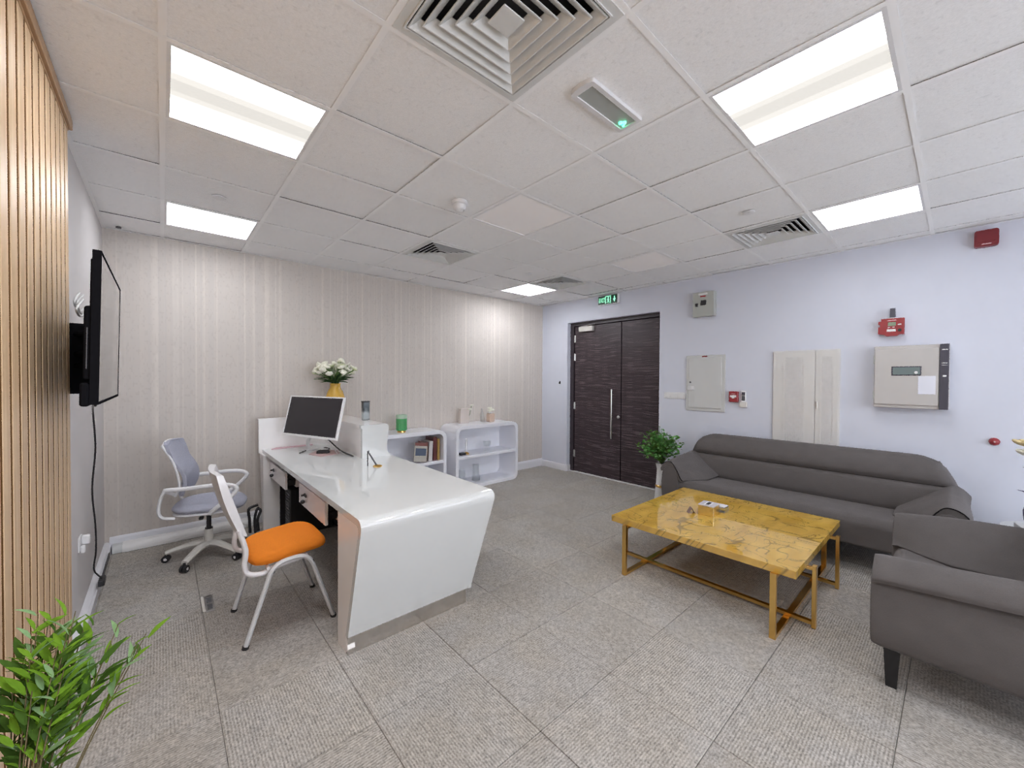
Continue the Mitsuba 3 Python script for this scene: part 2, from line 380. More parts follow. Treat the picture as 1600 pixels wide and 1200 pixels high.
for a, b in zip(wx[:-1], wx[1:]):
    obj('added_pane', trimesh.Trimesh([[a + .025, YR - .05, WZ0 + .05], [b - .025, YR - .05, WZ0 + .05], [b - .025, YR - .05, WZ1 - .05], [a + .025, YR - .05, WZ1 - .05]], [[0, 1, 2], [0, 2, 3]], process=False), M_PANE, w1)

# ---- ceiling: lay-in tiles on a T-bar grid
TILES_J0 = -5
LIT = {(0, 0): 1, (0, 3): 1, (3, -3): 1, (6, -3): 1, (6, 3): 1, (0, -3): 1}  # the last one, above the camera, is unseen and added for even light
UNLIT = {(3, 0), (6, 0)}
GRILLE = {(1, -2), (3, 2), (6, -2), (6, 2)}
ce = struct('ceiling', box(XL - 0.1, XR + 0.15, YR - 0.1, YB + 0.1, CEIL + 0.24, CEIL + 0.26), M_PLAINCEIL, 'white suspended ceiling of square lay-in tiles')
obj('plasterboard', box(XL, XR, YR, GY + TILES_J0 * G, CEIL, CEIL + 0.02), M_PLAINCEIL, ce)
rc = random.Random(5)
for i in range(-1, 9):
    for j in range(TILES_J0, 5):
        if (i, j) in LIT or (i, j) in UNLIT or (i, j) in GRILLE: continue
        x0, x1 = max(GX + i * G, XL), min(GX + (i + 1) * G, XR)
        y0, y1 = max(GY + j * G, YR), min(GY + (j + 1) * G, YB)
        if x1 - x0 < 0.03 or y1 - y0 < 0.03: continue
        z = CEIL + 0.004
        t = box(x0 + 0.0065, x1 - 0.0065, y0 + 0.0065, y1 - 0.0065, z, z + 0.015)
        lift = rc.uniform(0, 0.006) * (rc.random() < 0.55); side = rc.choice((0, 1, 1))
        v = t.vertices.copy()
        s = (v[:, side] - v[:, side].min()) / np.ptp(v[:, side])
        v[:, 2] += lift * s
        t = trimesh.Trimesh(v, t.faces, process=False)
        obj('tile', t, M_CEIL, ce)
for i in range(0, 9):
    x = GX + i * G
    obj('grid_bar', cat([box(x - 0.012, x + 0.012, GY + TILES_J0 * G, YB, CEIL, CEIL + 0.0015), ]), M_GRID, ce)
    obj('grid_web', box(x - 0.006, x + 0.006, GY + TILES_J0 * G, YB, CEIL + 0.0015, CEIL + 0.035), M_WEB, ce)
for j in range(TILES_J0 + 1, 5):
    y = GY + j * G
    obj('grid_bar', cat([box(XL, XR, y - 0.012, y + 0.012, CEIL - 0.0004, CEIL + 0.0012), ]), M_GRID, ce)
    obj('grid_web', box(XL, XR, y - 0.006, y + 0.006, CEIL + 0.0015, CEIL + 0.03), M_WEB, ce)
obj('wall_angle', cat([box(XL, XL + 0.022, GY + TILES_J0 * G, YB, CEIL - 0.002, CEIL), box(XL, XR, YB - 0.022, YB, CEIL - 0.002, CEIL), box(XR - 0.022, XR, GY + TILES_J0 * G, YB, CEIL - 0.002, CEIL)]), M_GRID, ce)

def cell(i, j): return GX + i * G, GX + (i + 1) * G, GY + j * G, GY + (j + 1) * G
def down_quad(x0, x1, y0, y1, z):
    return trimesh.Trimesh([[x0, y0, z], [x1, y0, z], [x1, y1, z], [x0, y1, z]], [[0, 2, 1], [0, 3, 2]], process=False)
def frame_xy(x0, x1, y0, y1, w, z0, z1):
    p = Polygon([(x0, y0), (x1, y0), (x1, y1), (x0, y1)], [[(x0 + w, y0 + w), (x1 - w, y0 + w), (x1 - w, y1 - w), (x0 + w, y1 - w)]])
    return prism(p, z0, z1, 'z')
def emit(v): return {'emitter': {'type': 'area', 'radiance': rgb(*[LAMP_TINT[k] * v for k in range(3)])}}
LLAB = {(0, 0): 'large lit square ceiling light nearest the wood slat wall', (0, 3): 'lit ceiling light close to the wallpapered wall above the television',
        (3, -3): 'large lit square ceiling light at upper right near the emergency lamp', (6, -3): 'lit ceiling light beside the grille above the fire alarm panel',
        (6, 3): 'small bright ceiling light in the far corner over the shelf units', (0, -3): 'unseen lit ceiling light added above the camera',
        (3, 0): 'unlit pale ceiling light in the middle of the ceiling behind the smoke detector', (6, 0): 'unlit pale ceiling light near the wall above the double door'}
DIM = {(0, 3): .40, (6, -3): .42, (6, 3): .85, (0, -3): .9}
def ceiling_light(i, j, lit):
    x0, x1, y0, y1 = cell(i, j)
    t = thing('ceiling_light', LLAB[(i, j)], 'ceiling light', 'lit square ceiling lights' if lit else 'unlit square ceiling lights')
    f = 0.024
    obj('frame', frame_xy(x0 + 0.012, x1 - 0.012, y0 + 0.012, y1 - 0.012, 0.014, CEIL - 0.001, CEIL + 0.03), M_WHITEPL, t)
    a, b, c, d = x0 + f, x1 - f, y0 + f, y1 - f
    z = CEIL + 0.004
    if not lit:
        obj('diffuser', box(a, b, c, d, z, z + 0.012), M_TUBEDIFF, t)
        return
    obj('housing', box(a, b, c, d, z + 0.004, z + 0.02), M_WHITEPL, t)
    if (i, j) in ((0, 0), (3, -3)):
        # two tubes behind the diffuser: bright bands with dimmer strips between; each strip glows evenly
        cuts = [0, .21, .27, .33, .41, .57, .64, .71, 1.0]
        vals = [LAMP * 1.35, 2.2, .58, .44, LAMP_MID, .43, .56, LAMP * 1.3]
        for k in range(8):
            tint = emit(vals[k])
            if vals[k] < 2: tint = {'emitter': {'type': 'area', 'radiance': rgb(vals[k], vals[k] * .965, vals[k] * .90)}}
            q = (a, b, c + (d - c) * cuts[k], c + (d - c) * cuts[k + 1]) if i == 0 else (b + (a - b) * cuts[k + 1], b + (a - b) * cuts[k], c, d)
            obj('diffuser', down_quad(*q, z), M_LAMPLENS, t, **tint)
    else:
        obj('diffuser', down_quad(a, b, c, d, z), M_WHITEPL, t, **emit(LAMP * DIM[(i, j)]))
for (i, j) in LIT: ceiling_light(i, j, True)
for (i, j) in sorted(UNLIT): ceiling_light(i, j, False)
# unseen lamp added behind the camera for more even light
for k, (x, y) in enumerate([(2.1, -1.6)]):
    t = thing('ceiling_light', 'unseen lit ceiling light added behind the camera in mid room', 'ceiling light', 'lit square ceiling lights')
    obj('frame', frame_xy(x - .3, x + .3, y - .3, y + .3, 0.02, CEIL - 0.006, CEIL - 0.0005), M_WHITEPL, t)
    obj('diffuser', down_quad(x - .28, x + .28, y - .28, y + .28, CEIL - 0.002), M_WHITEPL, t, **emit(LAMP * 0.6))

# ---- four-way air grilles
GLAB = {(1, -2): 'large white square air grille at the top of the picture beside the emergency lamp', (3, 2): 'square air grille in the ceiling in front of the reception desk hutch',
        (6, -2): 'square air grille beside the lit light above the white perforated doors', (6, 2): 'square air grille beside the far corner ceiling light'}
def louvre(cx, cy, h, run=0.034, rise=0.026, th=0.0025):
    """one square louvre: its outer edge low at half-size h with a small lip, its blade rising inwards"""
    def sq(h, z): return np.array([(cx - h, cy - h, z), (cx + h, cy - h, z), (cx + h, cy + h, z), (cx - h, cy + h, z)])
    zl = CEIL - 0.009
    return loft([sq(h, zl), sq(h - .004, zl), sq(h - run, zl + rise), sq(h - run, zl + rise + th), sq(h - .003, zl + 2 * th), sq(h, zl + 2 * th), sq(h, zl)], True, False)
for (i, j) in sorted(GRILLE):
    x0, x1, y0, y1 = cell(i, j)
    cx, cy = (x0 + x1) / 2, (y0 + y1) / 2
    t = thing('air_grille', GLAB[(i, j)], 'air vent', 'square four-way ceiling grilles')
    obj('frame', cat([frame_xy(x0 + .012, x1 - .012, y0 + .012, y1 - .012, 0.036, CEIL - 0.003, CEIL + 0.006), frame_xy(x0 + .040, x1 - .040, y0 + .040, y1 - .040, 0.006, CEIL - 0.009, CEIL + 0.002)]), M_DIFFWHITE, t)
    obj('duct', cat([box(x0 + .02, x1 - .02, y0 + .02, y1 - .02, CEIL + 0.13, CEIL + 0.135), frame_xy(x0 + .018, x1 - .018, y0 + .018, y1 - .018, 0.004, CEIL + 0.006, CEIL + 0.13)]), M_DUCTDARK, t)
    hs = [0.047, 0.088, 0.129, 0.170, 0.211, 0.249]
    obj('centre_plate', cbox(cx - .047, cx + .047, cy - .047, cy + .047, CEIL - .009, CEIL - .003, .002), M_DIFFWHITE, t)
    for h in hs[1:]:
        obj('louvre', louvre(cx, cy, h), M_DIFFWHITE, t)

# ---- small ceiling fittings
t = thing('emergency_lamp', 'white recessed emergency lamp with a green indicator light beside the large air grille', 'emergency light')
ex, ey, eL, eW = 1.54, 1.086, 0.185, 0.062
outer = sbox(ex - eL, ey - eW, ex + eL, ey + eW).union(affinity.scale(Point(ex - eL, ey).buffer(eW, quad_segs=16), 0.35, 1.0))
inner = sbox(ex - eL + .012, ey - eW + .020, ex + eL - .016, ey + eW - .020)
obj('frame', prism(outer.difference(inner), CEIL - 0.016, CEIL + 0.003, 'z'), M_WHITEPL, t)
obj('lens', box(ex - eL + .01, ex + eL - .014, ey - eW + .018, ey + eW - .018, CEIL - 0.010, CEIL - 0.002), M_LENS, t)
for q, (a, b) in enumerate([(0.128, 0.018), (0.140, 0.004), (0.155, 0.020)]):
    obj('indicator', trimesh.creation.icosphere(2, 0.0095 if q < 2 else .007).apply_translation((ex + a, ey + b, CEIL - 0.012)), M_WHITEPL, t, smooth=True, label='green indicator lamp',
        emitter={'type': 'area', 'radiance': rgb(0.04, 2.0, 0.85)})
t = thing('smoke_detector', 'white round smoke detector on the ceiling between two unlit tiles', 'smoke detector')
obj('base', lathe([(0, 0), (0.058, 0), (0.058, -0.022), (0.050, -0.028), (0, -0.028)], (1.586, 2.366, CEIL)), M_WHITEPL, t, smooth=40)
obj('sensor_dome', lathe([(0, -.026), (0.046, -.026), (0.044, -0.052), (0.034, -0.064), (0.028, -0.060), (0.02, -0.068), (0, -0.070)], (1.586, 2.366, CEIL)), M_WHITEPL, t, smooth=40)
DL = ['white flush ceiling disc beside the lit light over the television', 'white flush ceiling disc next to the grille above the perforated doors', 'white flush ceiling disc beside the far corner light']
for (x, y), l in zip([(0.302, 3.44), (3.29, 1.06), (3.296, 3.425)], DL):
    solo('sprinkler_cover', lathe([(0, 0), (0.043, 0), (0.043, -0.004), (0.036, -0.008), (0, -0.009)], (x, y, CEIL - 0.0005)), M_WHITEPL, l, 'sprinkler cover', 'flush sprinkler covers', smooth=40)
solo('sensor_stub', lathe([(0, 0), (0.018, 0), (0.018, -0.008), (0, -0.012)], (-0.27, 4.70, CEIL)), M_TVGREY, 'tiny dark ceiling sensor in the corner above the television', 'sensor', smooth=40)

# ---- wood slat cladding on the left wall
tr = struct('trim_1', box(XL + 0.0005, XL + 0.012, -1.6, 2.885, 0.0, CEIL - 0.06), M_SLATBACK, 'oak slat cladding on the left wall')
SP = 0.1017
k = 0
y = 2.885
while y - SP > -1.55:
    m = cbox(XL + 0.012, XL + 0.036, y - SP + 0.030, y, 0.0, CEIL - 0.055, 0.0012)
    obj('slat', m, M_SLAT, tr)
    obj('groove', box(XL + 0.012, XL + 0.0335, y - SP, y - SP + 0.030, 0.0, CEIL - 0.055), M_SLATBACK, tr)
    y -= SP
struct('trim_2', cat([cbox(XL + .0005, XL + 0.052, -1.6, 2.90, CEIL - 0.052, CEIL - 0.003, 0.003), cbox(XL + .0005, XL + 0.040, -1.6, 2.89, CEIL - 0.062, CEIL - 0.052, 0.002)]), M_CORNICE, 'wooden top rail of the slat cladding')

# ---- skirtings and trunking
def skirt_prof(h, d): return [(0, 0), (d, 0), (d, h * 0.72), (d * 0.75, h * 0.80), (d * 0.75, h * .9), (d * 0.35, h), (0, h)]
pl = [(XL + a, z) for a, z in skirt_prof(0.09, 0.042)]
struct('baseboard_left', prism(pl, -1.6, 4.795, 'y'), M_SKIRT, 'white skirting along the left wall', smooth=30)
pb = [(YB - a, z) for a, z in skirt_prof(0.130, 0.016)]
struct('baseboard_back', prism(pb, XL + .03, XR, 'x'), M_SKIRT, 'white skirting along the wallpapered wall', smooth=30)
pr_ = [(XR - a, z) for a, z in skirt_prof(0.105, 0.016)]
struct('baseboard_right', cat([prism(pr_, YR, DY0, 'y'), prism(pr_, DY1, YB, 'y'), box(XR, XR + 0.098, DY1 - .014, DY1, 0, 0.10)]), M_SKIRT, 'white skirting along the door wall', smooth=30)
tp = Polygon([(YB - .017, 0.004)] + [(YB - .017 - 0.075 * math.sin(a) ** .8, 0.004 + 0.074 * max(math.cos(a), 0) ** .8) for a in np.linspace(0, PI / 2, 10)])
solo('cable_trunking', prism(tp, -0.262, 0.72, 'x'), M_TRUNK, 'white rounded cable trunking on the floor along the wallpapered wall', 'cable trunking', smooth=40)
solo('cable_trunking', prism(affinity.scale(tp, 0.8, 0.92, origin=(YB - .017, 0)), -0.325, -0.262, 'x'), M_PANELGREY, 'short grey end piece of the cable trunking in the corner', 'cable trunking')
solo('trunking_gap', cbox(XL + 0.0425, XL + 0.052, 4.05, 4.55, 0.045, 0.078, 0.003), M_BLACK, 'dark open slot in the skirting below the television', 'cable slot')
solo('cable_clip', cbox(XL + 0.043, XL + 0.075, 3.82, 3.93, 0.085, 0.125, 0.005), M_BLACK, 'small black plug lying on the left skirting at the end of the television cord', 'plug')

# ---- double door
d1 = struct('door_1', cat([box(XR + 0.075, XR + 0.13, 4.165, DY1 - 0.002, 0, DZ - .002), box(XR + 0.075, XR + 0.13, DY0 + 0.002, 2.69, 0, DZ - .002), box(XR + 0.075, XR + 0.13, 2.69, 4.165, 2.36, DZ - .002)]), M_DOORFRAME, 'dark wooden double door in the white wall')
DX = XR + 0.098
def leaf(y0, y1):
    zs = [0.012, 0.40, 0.79, 1.18, 1.57, 1.965, 2.352]
    obj('leaf_core', box(DX + 0.004, DX + 0.04, y0, y1, 0.012, 2.352), M_DOORFRAME, d1)
    for a, b in zip(zs[:-1], zs[1:]):
        obj('leaf_panel', cbox(DX, DX + 0.006, y0 + .002, y1 - .002, a + 0.0008, b - 0.0008, 0.0016), M_DOOR, d1)
obj('light_stop', box(XR + .142, XR + .198, DY0 - .02, DY1 + .02, -.02, DZ + .02), M_DARKIN, d1)  # unseen slab added to stop daylight leaking through the door gaps
leaf(3.292, 4.160); leaf(2.695, 3.280)
obj('handle', cat([tube([(DX - .055, 3.415, .62), (DX - .055, 3.415, 1.36)], 0.0125, 14), cyl((DX - .055, 3.415, .70), (DX + .002, 3.415, .70), .008), cyl((DX - .055, 3.415, 1.28), (DX + .002, 3.415, 1.28), .008)]), M_CHROME, d1, smooth=40, label='long chrome pull handle')
obj('lock', lathe([(0, 0), (0.024, 0), (0.024, .008), (0.014, .012), (0.012, 0.016), (0, .016)], n=24).apply_transform(rot(-PI / 2, (0, 1, 0))).apply_translation((DX, 3.325, 0.95)), M_CHROME, d1, smooth=40)
for z in (2.16, 1.865, 1.075, 0.295):
    obj('hinge', cat([cbox(DX - .004, DX + .004, 4.140, 4.165, z - .058, z + .058, .002), cyl((DX - .006, 4.163, z - .058), (DX - .006, 4.163, z + .058), .007, 12)]), M_CHROME, d1)
obj('door_closer', cbox(DX - 0.055, DX - .001, 3.775, 4.045, 2.262, 2.340, .004), M_CREAMPL, d1, label='cream door closer')
obj('closer_arm', cat([tube([(DX - .03, 4.0, 2.345), (DX - .06, 3.86, 2.352), (DX - .02, 3.75, 2.368)], 0.007, 8), cyl((DX - .03, 4.0, 2.335), (DX - .03, 4.0, 2.352), .012)]), M_STEEL, d1, smooth=40)
obj('threshold', cbox(XR + .055, XR + .13, DY0, DY1, 0.0, 0.010, .002), M_WHITEPL, d1)
solo('door_button', cat([cbox(XR - .014, XR, 4.375, 4.405, 1.425, 1.468, .003), cyl((XR - .02, 4.39, 1.452), (XR - .01, 4.39, 1.452), .009)]), M_BLACK, 'small black push button on the white wall left of the double door', 'push button')

# ================================================================== RECEPTION DESK
dk = thing('reception_desk', 'long glossy white reception desk with a raised counter and slanted front on a chrome plinth', 'reception desk')
X0, X1 = 0.745, 1.555
def shear(m, zref=0.10):
    """the visitor side leans outward with height"""
    v = m.vertices.copy()
    s = np.clip((v[:, 0] - X0) / (X1 - X0), 0, 1)
    v[:, 0] += s * 0.055 * np.clip((v[:, 2] - zref) / 0.66, 0, 1)
    return trimesh.Trimesh(v, m.faces, process=False)
def waterfall():
    # outer line in (y, z): desk top, rounded front edge, slanted front
    o = [np.array(p) for p in [(4.61, .785), (1.965, .785), (2.168, .10)]]
    out = fillet(o, 0.075, 10)
    d = 0.036
    poly = Polygon([tuple(p) for p in out] + [(2.168 + d, .10)] + [tuple(p) for p in fillet([np.array((2.168 + d, .10)), np.array((1.965 + d + .008, .785 - d)), np.array((4.61, .785 - d))], 0.05, 8)])
    return shear(refine(prism(poly, X0, X1, 'x'), 0.25))
obj('worktop', waterfall(), M_WHITEGLOSS, dk, smooth=25)
ep = Polygon([(2.335, 0.0), (2.205, 0.0), (2.172, 0.035), (2.197, .10), (2.003, .735), (2.01, .749), (2.335, .749)])
obj('end_panel', prism(ep, X0 + .001, X0 + .04, 'x'), M_ENDWHITE, dk)
obj('inner_panel', shear(box(X0 + .04, X1 - .02, 2.305, 2.334, 0.0, .749)), M_WHITESATIN, dk)
obj('plinth', cat([box(X0 + .002, X1 - .03, 2.180, 2.20, 0.0, 0.100), box(X1 - .05, X1 - .03, 2.20, 4.45, 0, .1)]), M_CHROMEPLATE, dk, label='mirror chrome plinth strip')
obj('visitor_panel', shear(box(X1 - .022, X1, 2.16, 4.60, .10, .749)), M_WHITEGLOSS, dk)
bp_ = Polygon([(4.43, 0), (4.47, 0), (4.61, .749), (4.43, .749)])
obj('rear_panel', cat([prism(bp_, .725, .865, 'x'), shear(box(.865, X1 - .022, 4.47, 4.52, 0, .749))]), M_WHITESATIN, dk)
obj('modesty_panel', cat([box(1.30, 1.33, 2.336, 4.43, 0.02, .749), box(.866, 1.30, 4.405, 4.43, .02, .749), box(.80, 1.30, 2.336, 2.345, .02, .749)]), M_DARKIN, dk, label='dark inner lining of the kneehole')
# raised counter
HZ = 1.082
hp = Polygon([(1.335, .785), (1.335, HZ - .028), (1.322, HZ - .028), (1.322, HZ), (1.565, HZ), (1.58, HZ - .015), (1.583, HZ - .05), (1.563, .88), (1.572, .82), (1.612, .785)])
obj('counter_end', prism(hp.buffer(0), 3.520, 3.56, 'y'), M_WHITEGLOSS, dk)
hm = Polygon([(1.337, .785), (1.337, HZ - .028), (1.325, HZ - .028), (1.325, HZ), (1.563, HZ), (1.577, HZ - .015), (1.580, HZ - .05), (1.560, .88), (1.569, .82), (1.609, .785)])
obj('raised_counter', prism(hm.buffer(0), 3.56, 4.635, 'y'), M_WHITESATIN, dk)
obj('rear_screen', cat([box(.715, 1.335, 4.60, 4.635, .749, HZ), box(.712, 1.335, 4.596, 4.639, HZ, HZ + .012)]), M_WHITESATIN, dk)
# drawers
for (ya, yb, za, zb) in [(3.80, 4.425, .545, .690), (2.690, 3.338, .553, .705)]:
    d = obj('drawer', cbox(.780, .800, ya, yb, za, zb, .002), M_PINKWHITE, dk)
    obj('drawer_box', cbox(.868, 1.26, ya + .012, yb - .012, za + .006, zb + .03, .002), M_PINKWHITE, d)
    obj('runner_and_shade', cat([box(.799, .869, y_ - .006, y_ + .006, za + .035, za + .075) for y_ in (ya + .03, yb - .03)] + [box(.799, .869, ya + .04, yb - .04, za + .02, zb - .03)]), M_BLACK, d)  # runners, plus a black block standing in for shade in the gap
    yc = yb - .18 * (yb - ya) / .65
    obj('lock', cyl((.772, yc, (za + zb) / 2 + .02), (.781, yc, (za + zb) / 2 + .02), .012), M_BLACK, d)
    obj('key', cat([cbox(.752, .772, yc - .003, yc + .003, (za + zb) / 2 + .013, (za + zb) / 2 + .027, .001), trimesh.creation.icosphere(2, .016).apply_translation((.762, yc, (za + zb) / 2 - .028)), cbox(.766, .776, yc - .055, yc - .035, (za + zb) / 2 + .012, (za + zb) / 2 + .03, .002)]), M_BLACK, d)
# computer tower in the kneehole
ct = thing('computer_tower', 'black computer tower standing in the kneehole beside the desk leg', 'computer')
obj('case', cbox(.90, 1.28, 4.16, 4.36, 0.004, .44, .006), M_BLACK, ct)
obj('front_grille', cat([box(.893, .9005, 4.18, 4.34, .05 + q * .028, .066 + q * .028) for q in range(13)]), M_TVGREY, ct, label='slotted front grille')
for q, (dx, dy, h) in enumerate([(.01, -.03, .21), (-.03, .0, .23), (.04, .01, .19)]):
    solo('cable', tube(smoothpath([(.66 + dx, 4.52 + dy, .004), (.655 + dx, 4.53 + dy, h * .6), (.665 + dx * 1.4, 4.54 + dy * 1.2, h), (.70, 4.56 + dy, h + .02)], 8), .012, 8), M_BLACK, ['leftmost of the three black cables hanging beside the rear desk leg', 'tallest of the black cables looped beside the rear desk leg', 'shortest black cable nearest the rear desk leg'][q], 'cable', 'cables beside the desk leg', smooth=True)

# ---- monitor (fitted to its four corners)
mo = thing('monitor', 'wide white framed computer monitor with a black screen on the reception desk', 'monitor')
kf = 1.455
W_, H_ = .53 * kf, .269 * kf
mc = np.array([0.726 * kf, 2.772 * kf, 1.51 - .255 * kf])
yaw, tilt = 3.506, 0.236
nn = np.array([math.cos(yaw), math.sin(yaw), 0]); rr = np.array([-nn[1], nn[0], 0]); uu = np.array([0, 0, 1]) * math.cos(tilt) - nn * math.sin(tilt); nf = np.cross(rr, uu)
if nf @ nn < 0: nf = -nf
MM = np.eye(4); MM[:3, 0], MM[:3, 1], MM[:3, 2], MM[:3, 3] = rr, uu, np.cross(rr, uu), mc
bz = .013
fr = Polygon([(-W_ / 2, -H_ / 2), (W_ / 2, -H_ / 2), (W_ / 2, H_ / 2), (-W_ / 2, H_ / 2)], [[(-W_ / 2 + bz, -H_ / 2 + bz * 1.6), (W_ / 2 - bz, -H_ / 2 + bz * 1.6), (W_ / 2 - bz, H_ / 2 - bz), (-W_ / 2 + bz, H_ / 2 - bz)]])
sgn = 1.0 if MM[:3, 2] @ nn > 0 else -1.0
def mplace(m): return xf(m, MM)
obj('bezel', mplace(prism(fr, min(-.02 * sgn, .002 * sgn), max(-.02 * sgn, .002 * sgn), 'z')), M_WHITEPL, mo)
obj('screen', mplace(cbox(-W_ / 2 + .006, W_ / 2 - .006, -H_ / 2 + .006, H_ / 2 - .006, -.014 * sgn, -.002 * sgn, .001)), M_SCREEN, mo, label='black screen')
obj('back_cover', mplace(rbox(-W_ / 2 + .06, W_ / 2 - .06, -H_ / 2 + .04, H_ / 2 - .04, -.045 * sgn, -.015 * sgn, .012)), M_WHITEPL, mo, smooth=40)
sb = np.array([1.10, 4.33])
bk = mc - nf * .045 - uu * .03
obj('stand_neck', tube(smoothpath([(sb[0], sb[1], .79), (sb[0] - .005, sb[1] - .02, .88), tuple(bk - nf * .04 - uu * .04), tuple(bk)], 5), .024, 12, flat=.7), M_WHITEPL, mo, smooth=40)
obj('stand_base', prism(Point(sb[0], sb[1]).buffer(.085, quad_segs=12), .7855, .795, 'z'), M_WHITEPL, mo)

# ---- desk top items
t = thing('computer_mouse', 'black computer mouse on the pink pad in front of the monitor', 'computer mouse')
a = np.array((1.1461, 4.0059, 0.8000))
m = rbox(-.058, .058, -.033, .033, -.02, .030, .022, 16); m.vertices[:, 2] = np.maximum(m.vertices[:, 2], 0)
obj('body', xf(m, trimesh.transformations.translation_matrix((a[0], a[1], .7895)) @ rotz(2.6)), M_BLACK, t, smooth=50)
obj('cord', tube(smoothpath([(a[0] + .05, a[1] + .08, .795), (a[0] + .12, a[1] + .2, .79), (a[0] + .1, a[1] + .32, .79)], 6), .004, 6), M_BLACK, t, smooth=True)
pp = [(1.0445, 4.0263, 0.7850), (1.1423, 4.1577, 0.7850), (1.3472, 4.0784, 0.7850), (1.2422, 3.9032, 0.7850), (1.0948, 3.8653, 0.7850)]
solo('mouse_pad', prism(Polygon([(min(q[0], 1.29), q[1]) for q in pp]).buffer(.02), .7858, .789, 'z'), M_PAD, 'small pinkish pad under the black mouse', 'mouse pad')
pp = [(0.8098, 4.5230, 0.7850), (0.8694, 4.6634, 0.7850), (1.2061, 4.6983, 0.7850), (1.1927, 4.5486, 0.7850)]
solo('paper_folder', prism(Polygon([(q[0], min(q[1], 4.585)) for q in pp]), .7858, .795, 'z'), M_PINK, 'thin pink folder lying on the desk behind the monitor', 'folder')
solo('pen', tube([np.array((0.9701, 4.1263, 0.7915)), np.array((1.0516, 4.2314, 0.7915))], .005, 8), M_BLACK, 'black pen lying on the desk left of the mouse', 'pen', smooth=True)
solo('cable', tube(smoothpath([(1.19, 4.10, .93), (1.25, 4.12, .87), (1.29, 4.02, .81), (1.300, 3.85, .7925), (1.304, 3.66, .7925)], 8), .006, 8), M_BLACK, 'black cable running from the monitor across the desk to the counter', 'cable', smooth=True)
wc = [(1.2355, 3.8821, 0.7950), (1.3308, 4.0661, 0.7950), (1.2860, 3.8401, 0.7950), (1.2819, 3.9717, 0.7950), (1.3432, 3.9209, 0.7950), (1.2555, 3.7835, 0.7950)]
wc = [np.array([min(q[0], 1.275) + .002 * k_, q[1], .7905]) for k_, q in enumerate(wc)]
solo('white_cord', tube(smoothpath(wc, 8), .004, 6), M_WHITEPL, 'tangled white cord on the desk beside the mouse', 'cord', smooth=True)
t = thing('pen_stand', 'black pen holder with a small gold base on the desk by the counter', 'pen holder')
g0 = np.array((1.3130, 3.1332, 0.7900)); p0 = np.array((1.2585, 3.2024, 0.7860)); tp_ = p0 + np.array([0, 0, .118])
obj('base', lathe([(0, 0), (.034, 0), (.036, .005), (.028, .012), (.012, .016), (0, .016)], (g0[0], g0[1], .7855)), M_GOLD, t, smooth=40, label='gold base')
obj('rod', tube([tuple(p0), tuple(tp_), tuple(tp_ + np.array([.01, -.004, .006]))], .0045, 8), M_BLACK, t, smooth=True)
obj('pen_arm', tube([tuple(tp_ + np.array([0, 0, .004])), (g0[0] - .01, g0[1], .80)], [.0055, .007], 8), M_TVGREY, t, smooth=True)

# ---- things on the raised counter
vx, vy = 1.415, 4.515
t = thing('yellow_vase', 'mustard yellow vase on the raised counter behind the monitor', 'vase')
obj('body', lathe([(0, 0), (.065, 0), (.085, .05), (.099, .13), (.100, .20), (.076, .275), (.054, .315), (.052, .35), (.056, .362), (.048, .362), (.046, .30), (0, .22)], (vx, vy, HZ + .0005), 36), M_YELLOW, t, smooth=40)
t = thing('flower_bouquet', 'bunch of cream white flowers with dark leaves in the yellow vase', 'flowers')
zt = HZ + .36
fl = np.random.RandomState(5)
stems = []
blooms = []
for q in range(72):
    a, r = fl.uniform(0, 2 * PI), .21 * math.sqrt(fl.uniform(0.02, 1))
    h = .128 + .095 * (1 - (r / .22) ** 2) + fl.uniform(-.05, .03)
    p = np.array([vx + r * math.cos(a), vy + r * math.sin(a), zt + h])
    if p[1] > 4.70: p[1] = 4.70 - fl.uniform(0, .1)
    stems.append(tube(smoothpath([(vx + .02 * math.cos(a), vy + .02 * math.sin(a), zt - .06), (vx + .3 * r * math.cos(a), vy + .3 * r * math.sin(a), zt + .4 * h), tuple(p)], 3), .003, 5, False))
    blooms.append(p)
obj('stems', cat(stems), M_STEMG, t, kind='stuff')
def bloom(r, seed):
    s = np.random.RandomState(seed); parts = []
    for layer, (rad, n_, tl) in enumerate([(r, 6, .5), (r * .72, 5, .95), (r * .4, 4, 1.3)]):
        for q in range(n_):
            a = 2 * PI * (q + .5 * layer) / n_ + s.uniform(-.2, .2)
            e = trimesh.creation.icosphere(1, 1.0); e.apply_scale((rad * .58, rad * .50, rad * .22))
            e.apply_transform(rot(-tl, (0, 1, 0))); e.apply_translation((rad * .55 * math.cos(tl), 0, rad * .45 * math.sin(tl)))
            e.apply_transform(rotz(a)); parts.append(e)
    return cat(parts)
bl = [bloom(.031, 1), bloom(.038, 2)]
for q, p in enumerate(blooms):
    obj('bloom', xf(bl[q % 2], trimesh.transformations.translation_matrix(p) @ rot(fl.uniform(-.7, .7), (1, 0, 0)) @ rot(fl.uniform(-.7, .7), (0, 1, 0))), M_BLOOM2 if q % 7 == 3 else M_BLOOM, t, smooth=True)
def leaf_mesh(L, W, curl=.25, n=6, fold=.18):
    s = np.linspace(0, 1, n); v, f = [], []
    for i, a in enumerate(s):
        w = W * math.sin(PI * min(a * .93 + .05, 1)) ** .8 * (1 - .25 * a)
        x, z = L * a, -curl * L * a * a
        v += [(x, -w / 2, z + fold * w), (x, 0, z), (x, w / 2, z + fold * w)]
    for i in range(n - 1):
        a = 3 * i
        f += [(a, a + 3, a + 4), (a, a + 4, a + 1), (a + 1, a + 4, a + 5), (a + 1, a + 5, a + 2)]
    return trimesh.Trimesh(v, f, process=False)
